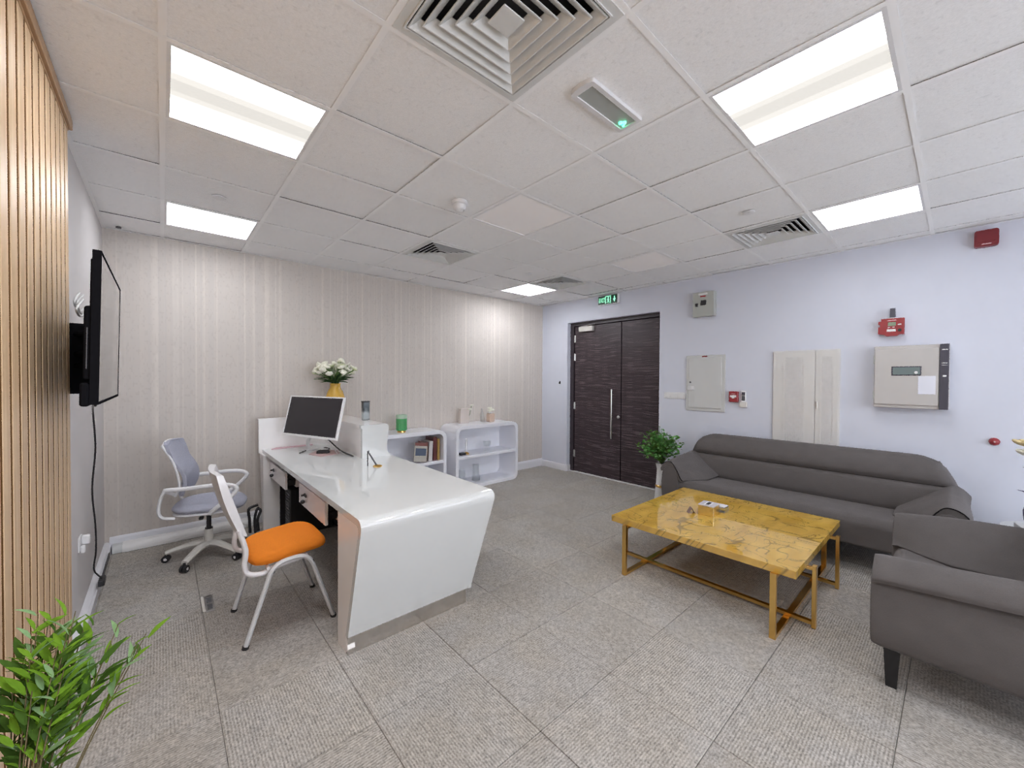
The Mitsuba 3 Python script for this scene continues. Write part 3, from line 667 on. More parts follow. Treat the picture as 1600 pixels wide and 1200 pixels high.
def aim(d, roll=0.0, p=(0, 0, 0)):
    d = np.asarray(d, float); d = d / np.linalg.norm(d)
    s = np.cross([0, 0, 1.0], d)
    s = s / np.linalg.norm(s) if np.linalg.norm(s) > 1e-6 else np.array([0, 1.0, 0])
    n_ = np.cross(d, s)
    M = np.eye(4); M[:3, 0], M[:3, 1], M[:3, 2], M[:3, 3] = d, s * math.cos(roll) + n_ * math.sin(roll), n_ * math.cos(roll) - s * math.sin(roll), p
    return M
for q in range(26):
    a = 2 * PI * q / 26 + fl.uniform(-.1, .1)
    d = (math.cos(a), math.sin(a), fl.uniform(.25, 1.0))
    L = fl.uniform(.13, .20)
    if math.sin(a) > .3: L = .12
    obj('leaf', xf(leaf_mesh(L, .045, .3), aim(d, fl.uniform(-.5, .5), (vx + .03 * math.cos(a), vy + .03 * math.sin(a), zt + fl.uniform(-.0, .05)))), M_LEAFDK, t, smooth=True)
t = thing('smoked_glass_vase', 'square smoked glass vase with a silvery pattern on the counter edge', 'vase')
obj('body', cbox(1.50, 1.566, 3.93, 3.985, HZ + .0005, HZ + .185, .006), M_SILVERGLASS, t)
obj('rim', frame_xy(1.499, 1.567, 3.929, 3.986, .007, HZ + .18, HZ + .192), M_BLACK, t)

# ================================================================== CURVED SHELF UNITS
def shelf_unit(label, x0, x1, yf, h, zs):
    t = thing('shelf_unit', label, 'shelf unit', 'white rounded open shelf units')
    yb = YB - .018
    R, th = .10, .045
    o = rrect(x0, x1, 0.004, h, R)
    i_ = rrect(x0 + th, x1 - th, .004 + th, h - th, R - th * .6)
    m = prism(o.difference(i_), yf, yb, 'y')
    obj('shell', m, M_SHELF, t, smooth=35)
    obj('back_panel', box(x0 + th - .004, x1 - th + .004, yb - .012, yb - .002, .05, h - th + .004), M_SHELF, t)
    for z in zs: obj('shelf_board', cbox(x0 + th - .003, x1 - th + .003, yf + .006, yb - .012, z - .018, z + .018, .003), M_SHELF, t)
    return t
UAH, UBH = .842, .868
shelf_unit('white rounded shelf unit with books, half hidden by the reception desk', 1.66, 2.752, 4.38, UAH, [.435])
shelf_unit('white rounded shelf unit with glass vases nearest the double door', 2.90, 4.005, 4.384, UBH, [.437])
SA = .4535
# books: y is depth, spines face the room
def book(x, w, h, d, y0, tilt, cover, pages, label, picture=None, yaw=0.0, z=SA):
    k = thing('book', label, 'book', 'books on the shelf')
    M = trimesh.transformations.translation_matrix((x, y0, z + w * math.sin(tilt) + .0005)) @ rotz(yaw) @ rot(tilt, (0, 1, 0))
    obj('cover', xf(cat([box(0, .003, 0, d, 0, h), box(w - .003, w, 0, d, 0, h), box(0, w, 0, .003, 0, h)]), M), cover, k)
    obj('pages', xf(box(.003, w - .003, .003, d - .004, .003, h - .004), M), pages, k)
    if picture: obj('picture', xf(box(.012, picture[1], -.0015, .0005, h * .36, h * .74), M), picture[0], k)
    return k
M_MAROON = rplastic('book_maroon', (.13, .035, .032), .2); M_BKRED = rplastic('book_red', (.20, .055, .04), .2); M_BKWHITE = rplastic('book_white', (.66, .63, .62), .2)
M_BKYEL = rplastic('book_ochre', (.42, .27, .08), .2); M_BKCREAM = rplastic('book_cream', (.46, .43, .38), .2); M_BKBLUE = rplastic('book_blue', (.06, .085, .14), .2); M_PAGES = diffuse('book_pages', (.60, .52, .40))
book(2.655, .030, .272, .20, 4.44, 0, M_BKYEL, M_PAGES, 'ochre yellow book at the right end of the row, against the shelf side')
book(2.598, .052, .295, .20, 4.45, 0, M_MAROON, M_PAGES, 'tall dark maroon book between the white and the ochre book')
book(2.524, .052, .250, .20, 4.44, .045, M_BKWHITE, M_PAGES, 'white spined book leaning beside the tall maroon book')
book(2.464, .038, .240, .19, 4.45, .085, M_BKRED, M_PAGES, 'dark red book leaning between the white book and the picture book')
k = thing('book', 'picture book with a dark blue cover photograph leaning at the left end of the row', 'book', 'books on the shelf')
M = trimesh.transformations.translation_matrix((2.30, 4.402, SA + .030)) @ rotz(-.10) @ rot(.13, (0, 1, 0)) @ rot(-.14, (1, 0, 0))
obj('cover', xf(cbox(0, .165, 0, .028, .001, .235, .002), M), M_BKCREAM, k)
obj('title_band', xf(box(.001, .164, -.001, .0285, .195, .234), M), M_BKRED, k, label='red top band')
obj('picture', xf(box(.012, .152, -.0018, .001, .075, .165), M), M_BKBLUE, k, label='dark blue cover photograph')
obj('pages', xf(box(.163, .167, .003, .026, .004, .192), M), M_PAGES, k)
solo('wooden_tray', xf(cbox(0, .27, 0, .16, 0, .018, .004), trimesh.transformations.translation_matrix((2.03, 4.42, SA)) @ rotz(.0)), M_WOODFLAT, 'flat brown wooden tray lying on the shelf left of the books', 'tray')
t = thing('glass_bowl', 'dark glass bowl standing on the lower shelf below the books', 'bowl')
obj('bowl', lathe([(0, 0), (.06, 0), (.13, .09), (.15, .16), (.144, .16), (.12, .09), (.05, .012), (0, .012)], (2.48, 4.58, .052)), rplastic('dark_glass', (.12, .14, .14), .06), t, smooth=40)
obj('pebbles', cat([trimesh.creation.icosphere(1, .022).apply_translation((2.48 + fl.uniform(-.08, .08), 4.58 + fl.uniform(-.08, .08), .15 + fl.uniform(0, .03))) for q in range(22)]), M_TVGREY, t, kind='stuff', smooth=True)
t = thing('green_glass_holder', 'green glass candle holder on a gold foot on top of the book shelf', 'candle holder')
gx, gy = 2.20, 4.53
obj('foot', lathe([(0, 0), (.050, 0), (.048, .018), (.035, .024), (0, .024)], (gx, gy, UAH + .0005)), M_GOLD, t, smooth=40)
obj('cup', lathe([(0, .024), (.062, .024), (.066, .035), (.066, .170), (.061, .170), (.061, .045), (0, .045)], (gx, gy, UAH)), M_GREENGLASS, t, smooth=40)
obj('rim', lathe([(.0665, .170), (.0665, .215), (.0605, .215), (.0605, .170), (.0665, .170)], (gx, gy, UAH)), M_GREENPALE, t, smooth=40, label='pale clear rim')
# things on and in the second unit
ZB2 = UBH + .0005
t = thing('reed_diffuser', 'pale peach panel diffuser with two small white blossoms on the right shelf unit', 'diffuser')
obj('panel', cbox(3.14, 3.30, 4.64, 4.69, ZB2, ZB2 + .215, .006), M_PALEPEACH, t)
obj('blossom', xf(bl[0], trimesh.transformations.translation_matrix((3.29, 4.62, ZB2 + .19))), M_BLOOM, t, smooth=True)
obj('blossom', xf(bl[0], trimesh.transformations.translation_matrix((3.325, 4.63, ZB2 + .245))), M_BLOOM, t, smooth=True)
obj('stem', tube([(3.29, 4.635, ZB2 + .1), (3.325, 4.635, ZB2 + .24)], .003, 6), M_STEMG, t)
t = thing('glass_bottle', 'slim clear glass bottle with a grey cap between the diffuser and the tan jar', 'bottle')
obj('body', lathe([(0, 0), (.030, 0), (.032, .01), (.032, .12), (.014, .16), (.012, .19), (.009, .19), (.010, .16), (.027, .115), (.027, .012), (0, .010)], (3.475, 4.58, ZB2)), M_GLASS, t, smooth=40)
obj('cap', lathe([(0, .185), (.015, .185), (.015, .205), (0, .205)], (3.475, 4.58, ZB2)), M_STEEL, t)
t = thing('tan_jar', 'small tan jar with a white blossom on top at the right of the shelf unit', 'jar')
obj('body', cbox(3.59, 3.69, 4.54, 4.64, ZB2, ZB2 + .125, .014), M_TAN, t)
obj('neck', lathe([(0, .12), (.03, .12), (.03, .14), (.0, .14)], (3.64, 4.59, ZB2)), M_WHITEPL, t)
for q, (dx, dy, dz) in enumerate([(-.03, -.02, .155), (.035, 0, .16), (0, .02, .19), (0, -.03, .17)]):
    obj('blossom', xf(bl[1], trimesh.transformations.translation_matrix((3.64 + dx, 4.59 + dy, ZB2 + dz))), M_BLOOM, t, smooth=True)
SB = .4555
t = thing('incense_stand', 'small black and gold incense stand at the left of the upper shelf', 'ornament')
obj('base', rbox(3.03, 3.13, 4.47, 4.55, SB, SB + .03, .012), M_BLACK, t, smooth=40)
obj('gold_bead', lathe([(0, 0), (.035, 0), (.038, .014), (.02, .028), (0, .028)], (3.16, 4.52, SB)), M_GOLD, t, smooth=40)
obj('stick', tube([(3.17, 4.55, SB + .02), (3.215, 4.60, SB + .2)], [.01, .012], 8), M_STEEL, t)
solo('glass_goblet', lathe([(0, 0), (.045, 0), (.045, .008), (.012, .015), (.010, .05), (.05, .075), (.062, .11), (.055, .145), (.051, .145), (.057, .11), (.045, .08), (0, .066)], (3.55, 4.56, SB)), M_GLASS, 'clear glass goblet on the upper shelf of the right unit', 'goblet', smooth=40)
ZL = .0495
solo('glass_vase', lathe([(0, 0), (.050, 0), (.052, .006), (.052, .18), (.045, .205), (.041, .205), (.047, .18), (.047, .012), (0, .012)], (3.085, 4.52, ZL)), M_GLASS, 'straight clear glass vase at the left of the bottom shelf', 'vase', smooth=40)
solo('glass_vase', lathe([(0, 0), (.060, 0), (.062, .006), (.045, .16), (.040, .20), (.046, .245), (.042, .245), (.036, .20), (.041, .16), (.056, .012), (0, .012)], (3.34, 4.54, ZL)), M_GLASS, 'waisted clear glass vase in the middle of the bottom shelf', 'vase', smooth=40)

# ================================================================== OFFICE SWIVEL CHAIR
oc = thing('office_chair', 'light grey office swivel chair with white armrests behind the reception desk', 'office chair')
cc = np.array([.288, 4.163, 0]); th = math.radians(-15)
OM = trimesh.transformations.translation_matrix(cc) @ rotz(th)
def oput(name, m, mt, parent=oc, smooth=40, **k): return obj(name, xf(m, OM), mt, parent, smooth=smooth, **k)
# seat: domed cushion
def cushion(hx, hy, z0, z1, p=3.2, dome=.6, n=48, rings=9, waterfall=0.0, flank=.45):
    a = np.linspace(0, 2 * PI, n, endpoint=False)
    sx = np.sign(np.cos(a)) * np.abs(np.cos(a)) ** (2 / p); sy = np.sign(np.sin(a)) * np.abs(np.sin(a)) ** (2 / p)
    secs = []
    for s in np.linspace(-1, 1, rings * 2 + 1):
        ph = s * PI / 2
        r = max(math.cos(ph) ** flank, 1e-3)
        z = z0 + (z1 - z0) * (.5 + .5 * math.sin(ph))
        zz = np.full(n, z) - waterfall * np.maximum(sx * r - .3, 0) ** 2
        secs.append(np.stack([hx * sx * r, hy * sy * r, zz], 1))
    return loft(secs)
oput('seat', move(cushion(.245, .24, .415, .50, 3.0, waterfall=.06), .02, 0, 0), M_MESHGREY)
oput('seat_shell', move(cushion(.235, .23, .395, .44, 3.0), .015, 0, 0), M_WHITEPL)
# backrest: curved sheet with thickness
def backsheet(w0, w1, z0, z1, bow, n=18, k=11, thk=.022):
    F, B = [], []
    for i in range(n):
        s = i / (n - 1)
        w = (w0 + (w1 - w0) * s) * (1 - .10 * max(0, (s - .85) / .15) ** 2) * (1 - .12 * max(0, (.15 - s) / .15) ** 2)
        z = z0 + (z1 - z0) * s
        x = -.165 - .085 * s ** 1.7 + .040 * math.sin(PI * min(s * 1.5, 1))
        row = [(x + bow * (q * q), q * w / 2, z + .012 * (1 - q * q)) for q in np.linspace(-1, 1, k)]
        F.append(row)
    F = np.array(F); B = F.copy(); B[:, :, 0] -= thk
    secs = np.concatenate([F, B[:, ::-1]], axis=1)
    return loft(secs)
oput('backrest', backsheet(.36, .43, .565, .985, .035), M_MESHGREY)
oput('back_frame', cat([tube(smoothpath([(-.180, s * .165, .57), (-.150, s * .182, .66), (-.180, s * .200, .84), (-.247, s * .200, .972)], 6), .009, 8) for s in (-1, 1)] + [tube(smoothpath([(-.247, -.200, .972), (-.270, 0, .992), (-.247, .200, .972)], 6), .009, 8)]), M_WHITEPL)
for s in (-1, 1):
    y = s * .265
    loop = smoothpath([(-.18, y * .8, .60), (-.215, y, .645), (-.10, y, .645), (.10, y, .652), (.20, y, .640), (.235, y, .605), (.19, y, .545), (.10, y * .95, .47), (.05, y * .86, .42)], 6)
    oput('armrest', tube(loop, .017, 10, flat=.75), M_WHITEPL)
    loop2 = smoothpath([(-.215, y, .645), (-.24, y, .59), (-.255, y * 1.0, .50), (-.235, y * .98, .44), (-.17, y * .86, .415)], 6)
    oput('arm_bracket', tube(loop2, .015, 10, flat=.75), M_WHITEPL)
oput('gas_lift', cat([cyl((0, 0, .236), (0, 0, .41), .017), cyl((0, 0, .2355), (0, 0, .245), .027), cbox(-.06, .06, -.05, .05, .375, .40, .006), move(cyl((0, 0, 0), (0, -.1, -.005), .008), -.02, -.03, .385), rbox(-.035, -.005, -.17, -.12, .36, .385, .01)]), M_BLACK)
oput('column', lathe([(0, .09), (.034, .09), (.031, .16), (.029, .235), (0, .235)]), M_CREAMPL)
for q in range(5):
    a = math.radians(-54 + 72 * q) - th
    R = .285
    d = np.array([math.cos(a), math.sin(a), 0])
    path = [d * .02 + [0, 0, .115], d * .10 + [0, 0, .118], d * .19 + [0, 0, .100], d * R + [0, 0, .074]]
    oput('base_leg', tube(smoothpath(path, 5), np.linspace(.040, .025, 16), 10, flat=.72), M_CREAMPL)
    c = d * R; s_ = np.array([-d[1], d[0], 0])
    k = oput('caster', cat([cyl(tuple(c + [0, 0, .05]), tuple(c + [0, 0, .075]), .010, 12), cyl(tuple(c + s_ * .004 + [0, 0, .028]), tuple(c + s_ * .022 + [0, 0, .028]), .0275, 18), cyl(tuple(c - s_ * .004 + [0, 0, .028]), tuple(c - s_ * .022 + [0, 0, .028]), .0275, 18)]), M_BLACK)
    obj('wheel_cap', xf(cat([cyl(tuple(c + s_ * .022 + [0, 0, .028]), tuple(c + s_ * .024 + [0, 0, .028]), .011, 14), cyl(tuple(c - s_ * .022 + [0, 0, .028]), tuple(c - s_ * .024 + [0, 0, .028]), .011, 14)]), OM), M_WHITEPL, k)

# ================================================================== ORANGE CHAIR
sc = thing('visitor_chair', 'white metal chair with an orange seat pushed towards the reception desk', 'chair')
yn, yf_ = 2.60, 3.07
M_LEGGREY = rplastic('chair_leg', (0.66, 0.67, 0.69), .2)
for y in (yn, yf_):
    pth = fillet([(.337, y, .004), (.475, y, .435), (.66, y, .445), (.806, y, .004)], .075, 8)
    obj('leg_frame', tube(pth, .0165, 10, flat=.8), M_LEGGREY, sc, smooth=40)
    for x in (.337, .806): obj('foot_cap', cyl((x, y, .0), (x + (.004 if x < .5 else -.004), y, .016), .0175, 10), M_BLACK, sc)
    yy = y + (.028 if y == yn else -.028)
    bp2 = smoothpath([(.66, yy, .425), (.50, yy, .405), (.415, yy, .385), (.355, yy, .405), (.338, yy, .455), (.345, yy, .52), (.338, yy, .57), (.312, yy, .66)], 6)
    obj('back_tube', tube(bp2, .0145, 10), M_WHITEMETAL, sc, smooth=40)
obj('cross_bar', cat([cyl((.45, yn, .415), (.45, yf_, .415), .009), cyl((.66, yn, .415), (.66, yf_, .415), .009)]), M_WHITEMETAL, sc)
for (x, y) in ((.45, yn), (.66, yn)): obj('bolt', cyl((x + .02, y - .012, .392), (x + .02, y + .004, .392), .010, 12), M_BLACK, sc)
se = cushion(.213, .228, .430, .514, 4.2, waterfall=.06, flank=.26); se.vertices[:, 2] += .02 * se.vertices[:, 0] / .21
obj('seat', move(se, .575, (yn + yf_) / 2 - .01, .0), M_ORANGE, sc, smooth=40)
def chair_back(n=16, k=9):
    F = []
    for i in range(n):
        s = i / (n - 1); z = .62 + .35 * s
        w = .40 * (1 - .10 * max(0, (s - .8) / .2) ** 2)
        x = .322 - .105 * s
        th_ = .032 + .012 * math.sin(PI * s)
        f_ = [(x + .02 * (q * q) + .010, (yn + yf_) / 2 + q * w / 2 * 1.05, z) for q in np.linspace(-1, 1, k)]
        b_ = [(x + .02 * (q * q) + .010 - th_, (yn + yf_) / 2 + q * w / 2 * 1.05, z + .006) for q in np.linspace(1, -1, k)]
        F.append(f_ + b_)
    return loft(F)
obj('backrest', chair_back(), M_WHITEMETAL, sc, smooth=50)

# ================================================================== SOFA AND ARMCHAIR
def sofa(root, W, place, depth=.86, seam=True):
    """local: x across (0 centre), y from the front (0) to the back, z up"""
    w2 = W / 2
    def put(name, m, mt=M_FABRIC, smooth=50, **k): return obj(name, xf(m, place), mt, root, smooth=smooth, **k)
    aw = .19                                           # arm width at its front
    # seat block with a soft rolled front edge
    prof = fillet([(.06, .205), (.02, .215), (.012, .40), (.05, .455), (.30, .45), (.62, .43), (.70, .42), (.70, .205), (.06, .205)], .05, 5)
    xs = np.linspace(-(w2 - aw + .03), w2 - aw + .03, 26)
    secs = []
    for x in xs:
        s = abs(x) / (w2 - aw)
        sag = -.008 * math.cos(PI * x / W)
        secs.append([(x, y, z + (sag if z > .4 else 0)) for y, z in prof])
    put('seat', loft(secs))
    # backrest of two rolls
    def roll(pts, zfun, name):
        P = smoothpath(pts + [pts[0]], 5)[:-1]
        c = P.mean(0)
        secs = []
        ss = np.concatenate([np.linspace(-1, -.93, 5), np.linspace(-.88, .88, 16), np.linspace(.93, 1, 5)])
        for s in ss:
            e = max(0, (abs(s) - .90) / .10)
            k = math.sqrt(max(1 - e * e, .02))
            row = []
            for (y, z) in P:
                yy = c[0] + (y - c[0]) * (.40 + .60 * k); zz = c[1] + (z - c[1]) * (.86 + .14 * k)
                row.append((s * zfun(z), yy, zz))
            secs.append(row)
        put(name, loft(secs))
    def halfw(z):
        return np.interp(z, [.40, .62, .70, .80, .86, .90], [w2 - .005, w2 - .040, w2 - .070, w2 - .115, w2 - .165, w2 - .25])
    roll([(.56, .40), (.535, .47), (.545, .58), (.585, .665), (.72, .665), (.80, .55), (.80, .40), (.68, .36)], halfw, 'backrest_lower')
    roll([(.590, .668), (.565, .72), (.585, .80), (.64, .872), (.70, .892), (.77, .872), (.83, .78), (.84, .66), (.72, .655)], halfw, 'backrest_upper')
    put('back_shell', loft([[(s * np.interp(z, [.2, .45, .7, .85], [w2 - .01, w2 - .015, w2 - .085, w2 - .16]), y, z) for y, z in fillet([(.76, .2), (.76, .84), (.85, .84), (.855, .2), (.76, .2)], .04, 4)] for s in np.linspace(-1, 1, 14)]))
    for s in (-1, 1):
        # arm block
        def arm_sec(y, t_):
            top = .585 + .05 * t_
            o, i_ = w2, w2 - aw
            pts = [(o - .025, .205), (o - .004, .28), (o - .002, .42), (o - .018, .53), (o - .065, top), (o - .105, top + .005), (i_ + .035, .56 + .03 * t_), (i_ + .01, .47), (i_ - .002, .40), (i_ + .01, .205)]
            P = smoothpath(pts, 4)
            return [(s * a, y, b) for a, b in P]
        ys = [0.0, .004, .012, .03, .2, .4, .6, .78]
        secs = []
        for y in ys:
            P = np.array(arm_sec(y, max(0, y) / .78))
            if y < .03:
                c = P.mean(0); kk = .93 + .07 * math.sqrt(max(0, 1 - (1 - y / .03) ** 2))
                P = c + (P - c) * kk; P[:, 1] = y
            secs.append(P)
        put('arm', loft(secs))
        # draped pad over the arm: outer lip, crest, inner slope to the seat
        def pad(y, t_, puff=0.0):
            top = .600 + .055 * t_
            o, i_ = w2, w2 - aw
            inn = i_ - .04 - .16 * min(1, max(0, (y - .02) / .22))
            upper = [(o + .010, top - .075), (o + .016 + puff, top - .045), (o - .02, top + .004), (o - .07, top + .030 + puff), (o - .12, top + .022), ((o - .12 + inn) / 2, (top + .47) / 2 + .012 + puff), (inn + .02, .475), (inn, .452)]
            lower = [(inn + .03, .445), ((o - .12 + inn) / 2 + .02, (top + .45) / 2 - .03), (o - .10, top - .02), (o - .03, top - .03), (o - .004, top - .075)]
            P = smoothpath(upper + lower, 4)
            return np.array([(s * a, y, b) for a, b in P])
        secs = []
        for y in [.006, .012, .03, .08, .16, .26, .36, .46, .56, .66]:
            P = pad(y, y / .7, .006 * math.sin(9 * y + s))
            if y < .03: 
                c = P.mean(0); P[:, 2] -= .006 * (1 - y / .03); P[:, 0] -= s * .006 * (1 - y / .03)
            secs.append(P)
        put('arm_pad', loft(secs))
        P = pad(.004, 0.0)
        if seam: put('piping', tube(P[6:30], .004, 6), M_PIPING, label='dark piping')
        put('leg', cat([loft([[(s * (w2 - .085) + a * r, .075 + b * r, z) for a, b in ((-1, -1), (1, -1), (1, 1), (-1, 1))] for z, r in ((0.0, .020), (.21, .030))])]), M_BLACKLEG, smooth=False)
        put('leg', cat([loft([[(s * (w2 - .085) + a * r, .76 + b * r, z) for a, b in ((-1, -1), (1, -1), (1, 1), (-1, 1))] for z, r in ((0.0, .020), (.21, .030))])]), M_BLACKLEG, smooth=False)
SM = np.eye(4); SM[:3, 0] = (0, -1, 0); SM[:3, 1] = (1, 0, 0); SM[:3, 3] = (4.055, 1.035, 0)
s1 = thing('sofa', 'long dark grey fabric sofa with draped arms against the white wall', 'sofa')
sofa(s1, 2.19, SM)
AM = np.eye(4); AM[:3, 0] = (-1, 0, 0); AM[:3, 1] = (0, -1, 0); AM[:3, 3] = (3.19, .275, 0)
s2 = thing('armchair', 'dark grey fabric armchair with black legs at the right edge of the picture', 'armchair')
sofa(s2, 1.15, AM, seam=False)

# ================================================================== COFFEE TABLE
cf = thing('coffee_table', 'low gold coffee table with a glossy burl patterned top on crossed metal frames', 'coffee table')
cx0, cx1, cy0, cy1 = 2.70, 3.955, .598, 1.835
obj('tabletop', cbox(cx0, cx1, cy0, cy1, .372, .418, .002), M_BURL, cf)
def bar(p, q, w=.042, d=.020):
    """flat bar along an axis; w across (horizontal when possible)"""
    return p, q
def uframe_x(y, x0, x1):
    w = .0165
    return [cbox(x0, x0 + .022, y - w, y + w, 0, .385, .0015), cbox(x1 - .022, x1, y - w, y + w, 0, .385, .0015), cbox(x0 + .022, x1 - .022, y - w, y + w, 0.001, .022, .0015), cbox(x0 + .022, x0 + .13, y - w, y + w, .355, .371, .0015), cbox(x1 - .13, x1 - .022, y - w, y + w, .355, .371, .0015)]
def uframe_y(x, y0, y1):
    w = .0165
    return [cbox(x - w, x + w, y0, y0 + .022, .004, .385, .0015), cbox(x - w, x + w, y1 - .022, y1, .004, .385, .0015), cbox(x - w, x + w, y0 + .022, y1 - .022, .022, .042, .0015), cbox(x - w, x + w, y0 + .022, y0 + .13, .355, .371, .0015), cbox(x - w, x + w, y1 - .13, y1 - .022, .355, .371, .0015)]
names = ['leg', 'leg', 'stretcher', 'top_bracket', 'top_bracket']
for fr_ in (uframe_x(1.69, 2.655, 4.0), uframe_x(.70, 2.655, 4.0), uframe_y(2.965, .552, 1.88), uframe_y(3.66, .552, 1.88)):
    for n_, m in zip(names, fr_): obj(n_, m, M_GOLD, cf)
t = thing('tissue_box', 'square mirrored tissue box with a grey slotted top on the coffee table', 'tissue box')
b0 = np.array((3.2626, 1.3617, 0.4190))
TM = trimesh.transformations.translation_matrix((3.33, 1.335, .4185)) @ rotz(0.06)
obj('body', xf(cbox(-.068, .068, -.060, .060, 0, .075, .002), TM), M_TISSUE, t)
obj('lid', xf(cbox(-.069, .069, -.061, .061, .075, .083, .002), TM), M_TISSUETOP, t)
obj('slot', xf(cbox(-.035, .035, -.012, .012, .083, .0845, .0005), TM), M_BLACK, t, label='dark slot')
obj('label_plate', xf(cat([cbox(-.05, .05, -.026, -.014, .083, .0838, .0003), cbox(-.05, .05, .014, .024, .083, .0838, .0003)]), TM), M_WHITEPL, t)
t = thing('acrylic_holder', 'small clear and silver card holder beside the tissue box on the coffee table', 'card holder')
obj('body', xf(cbox(-.045, .045, -.035, .035, 0, .042, .003), trimesh.transformations.translation_matrix((3.475, 1.285, .4185))), M_GLASS, t)
obj('cards', xf(cbox(-.04, .04, -.03, .03, .043, .050, .001), trimesh.transformations.translation_matrix((3.475, 1.285, .4185))), M_WHITEPL, t)
solo('tent_card', xf(cat([xf(box(-.026, .026, -.001, .001, 0, .052), rot(.55, (1, 0, 0), (0, 0, .052))), xf(box(-.026, .026, -.001, .001, 0, .052), rot(-.55, (1, 0, 0), (0, 0, .052)))]), trimesh.transformations.translation_matrix((3.245, 1.44, .4105)) @ rotz(.75)), M_BROWNCARD, 'small brown folded tent card on the coffee table', 'card')

# ================================================================== PLANTS
t = thing('potted_plant', 'bushy green plant in a slim white vase between the double door and the sofa', 'plant')
px_, py_ = 4.62, 2.42
obj('vase', lathe([(0, .003), (.075, .003), (.085, .02), (.065, .22), (.055, .40), (.07, .47), (.062, .475), (.048, .41), (0, .38)], (px_, py_, 0)), M_WHITEPL, t, smooth=40)
obj('vase_band', lathe([(.068, .18), (.0725, .185), (.0715, .205), (.066, .21), (.068, .18)], (px_, py_, 0)), M_GOLD, t, smooth=40)
pr2 = np.random.RandomState(21)
st, lv = [], [[], [], []]
for q in range(46):
    a = pr2.uniform(0, 2 * PI)
    el = pr2.uniform(.15, 1.4)
    R = pr2.uniform(.24, .42)
    d = np.array([math.cos(a) * math.cos(el), math.sin(a) * math.cos(el), math.sin(el)])
    if d[0] > 0: d[0] *= .55
    if d[1] < 0: d[1] *= .80
    base = np.array([px_, py_, .46]); tip = base + d * np.array([R, R, R * 1.15]) + [0, 0, .06]
    mid = base + (tip - base) * .5 + [0, 0, .05]
    pth = smoothpath([tuple(base), tuple(mid), tuple(tip)], 5)
    st.append(tube(pth, .003, 5, False))
    for w in range(19):
        s = pr2.uniform(.38, 1.0)
        p = pth[int(s * (len(pth) - 1))] + pr2.normal(0, .022, 3)
        p[0] = min(p[0], 4.90)
        dd = pr2.normal(0, 1, 3); dd[2] = abs(dd[2]) * .4
        L = pr2.uniform(.032, .050)
        lv[w % 3].append(xf(leaf_mesh(L, L * .82, .25, 4), aim(dd, pr2.uniform(-1, 1), p)))
obj('stems', cat(st), M_STEMG, t, kind='stuff')
for q, (mt, nm) in enumerate([(M_LEAF, 'foliage'), (M_LEAFLT, 'foliage'), (M_LEAFA, 'foliage')]):
    obj(nm, cat(lv[q]), mt, t, smooth=True, kind='stuff')

t = thing('leafy_plant', 'green bamboo-like leafy plant in front of the wood slat wall at the lower left', 'plant')
qx, qy = -.225, 1.33
obj('pot', lathe([(0, .003), (.09, .003), (.095, .02), (.10, .26), (.105, .28), (.09, .28), (.085, .25), (0, .24)], (qx + .0, qy - .10, 0)), M_WHITEPL, t, smooth=40)
pl_r = np.random.RandomState(4)
base = np.array([qx - .01, qy - .10, .27])
tips = []
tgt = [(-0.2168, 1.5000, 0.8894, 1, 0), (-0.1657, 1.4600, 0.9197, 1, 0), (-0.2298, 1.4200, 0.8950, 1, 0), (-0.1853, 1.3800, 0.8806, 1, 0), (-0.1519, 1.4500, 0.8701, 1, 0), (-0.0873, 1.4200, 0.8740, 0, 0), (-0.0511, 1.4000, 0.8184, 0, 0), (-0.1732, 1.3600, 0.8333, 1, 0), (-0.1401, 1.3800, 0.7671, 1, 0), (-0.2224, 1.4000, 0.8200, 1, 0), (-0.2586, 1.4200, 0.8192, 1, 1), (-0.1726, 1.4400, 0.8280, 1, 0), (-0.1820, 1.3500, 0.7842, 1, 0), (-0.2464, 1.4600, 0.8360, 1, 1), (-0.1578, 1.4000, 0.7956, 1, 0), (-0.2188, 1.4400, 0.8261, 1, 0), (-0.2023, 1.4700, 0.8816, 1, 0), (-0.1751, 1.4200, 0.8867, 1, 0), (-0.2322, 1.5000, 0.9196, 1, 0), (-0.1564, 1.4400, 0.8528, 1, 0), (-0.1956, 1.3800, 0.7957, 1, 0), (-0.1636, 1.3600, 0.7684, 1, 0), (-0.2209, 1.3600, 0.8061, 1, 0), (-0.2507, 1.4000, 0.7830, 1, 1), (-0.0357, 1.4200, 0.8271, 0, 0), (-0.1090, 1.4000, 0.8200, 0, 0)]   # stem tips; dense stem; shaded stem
leaves = []
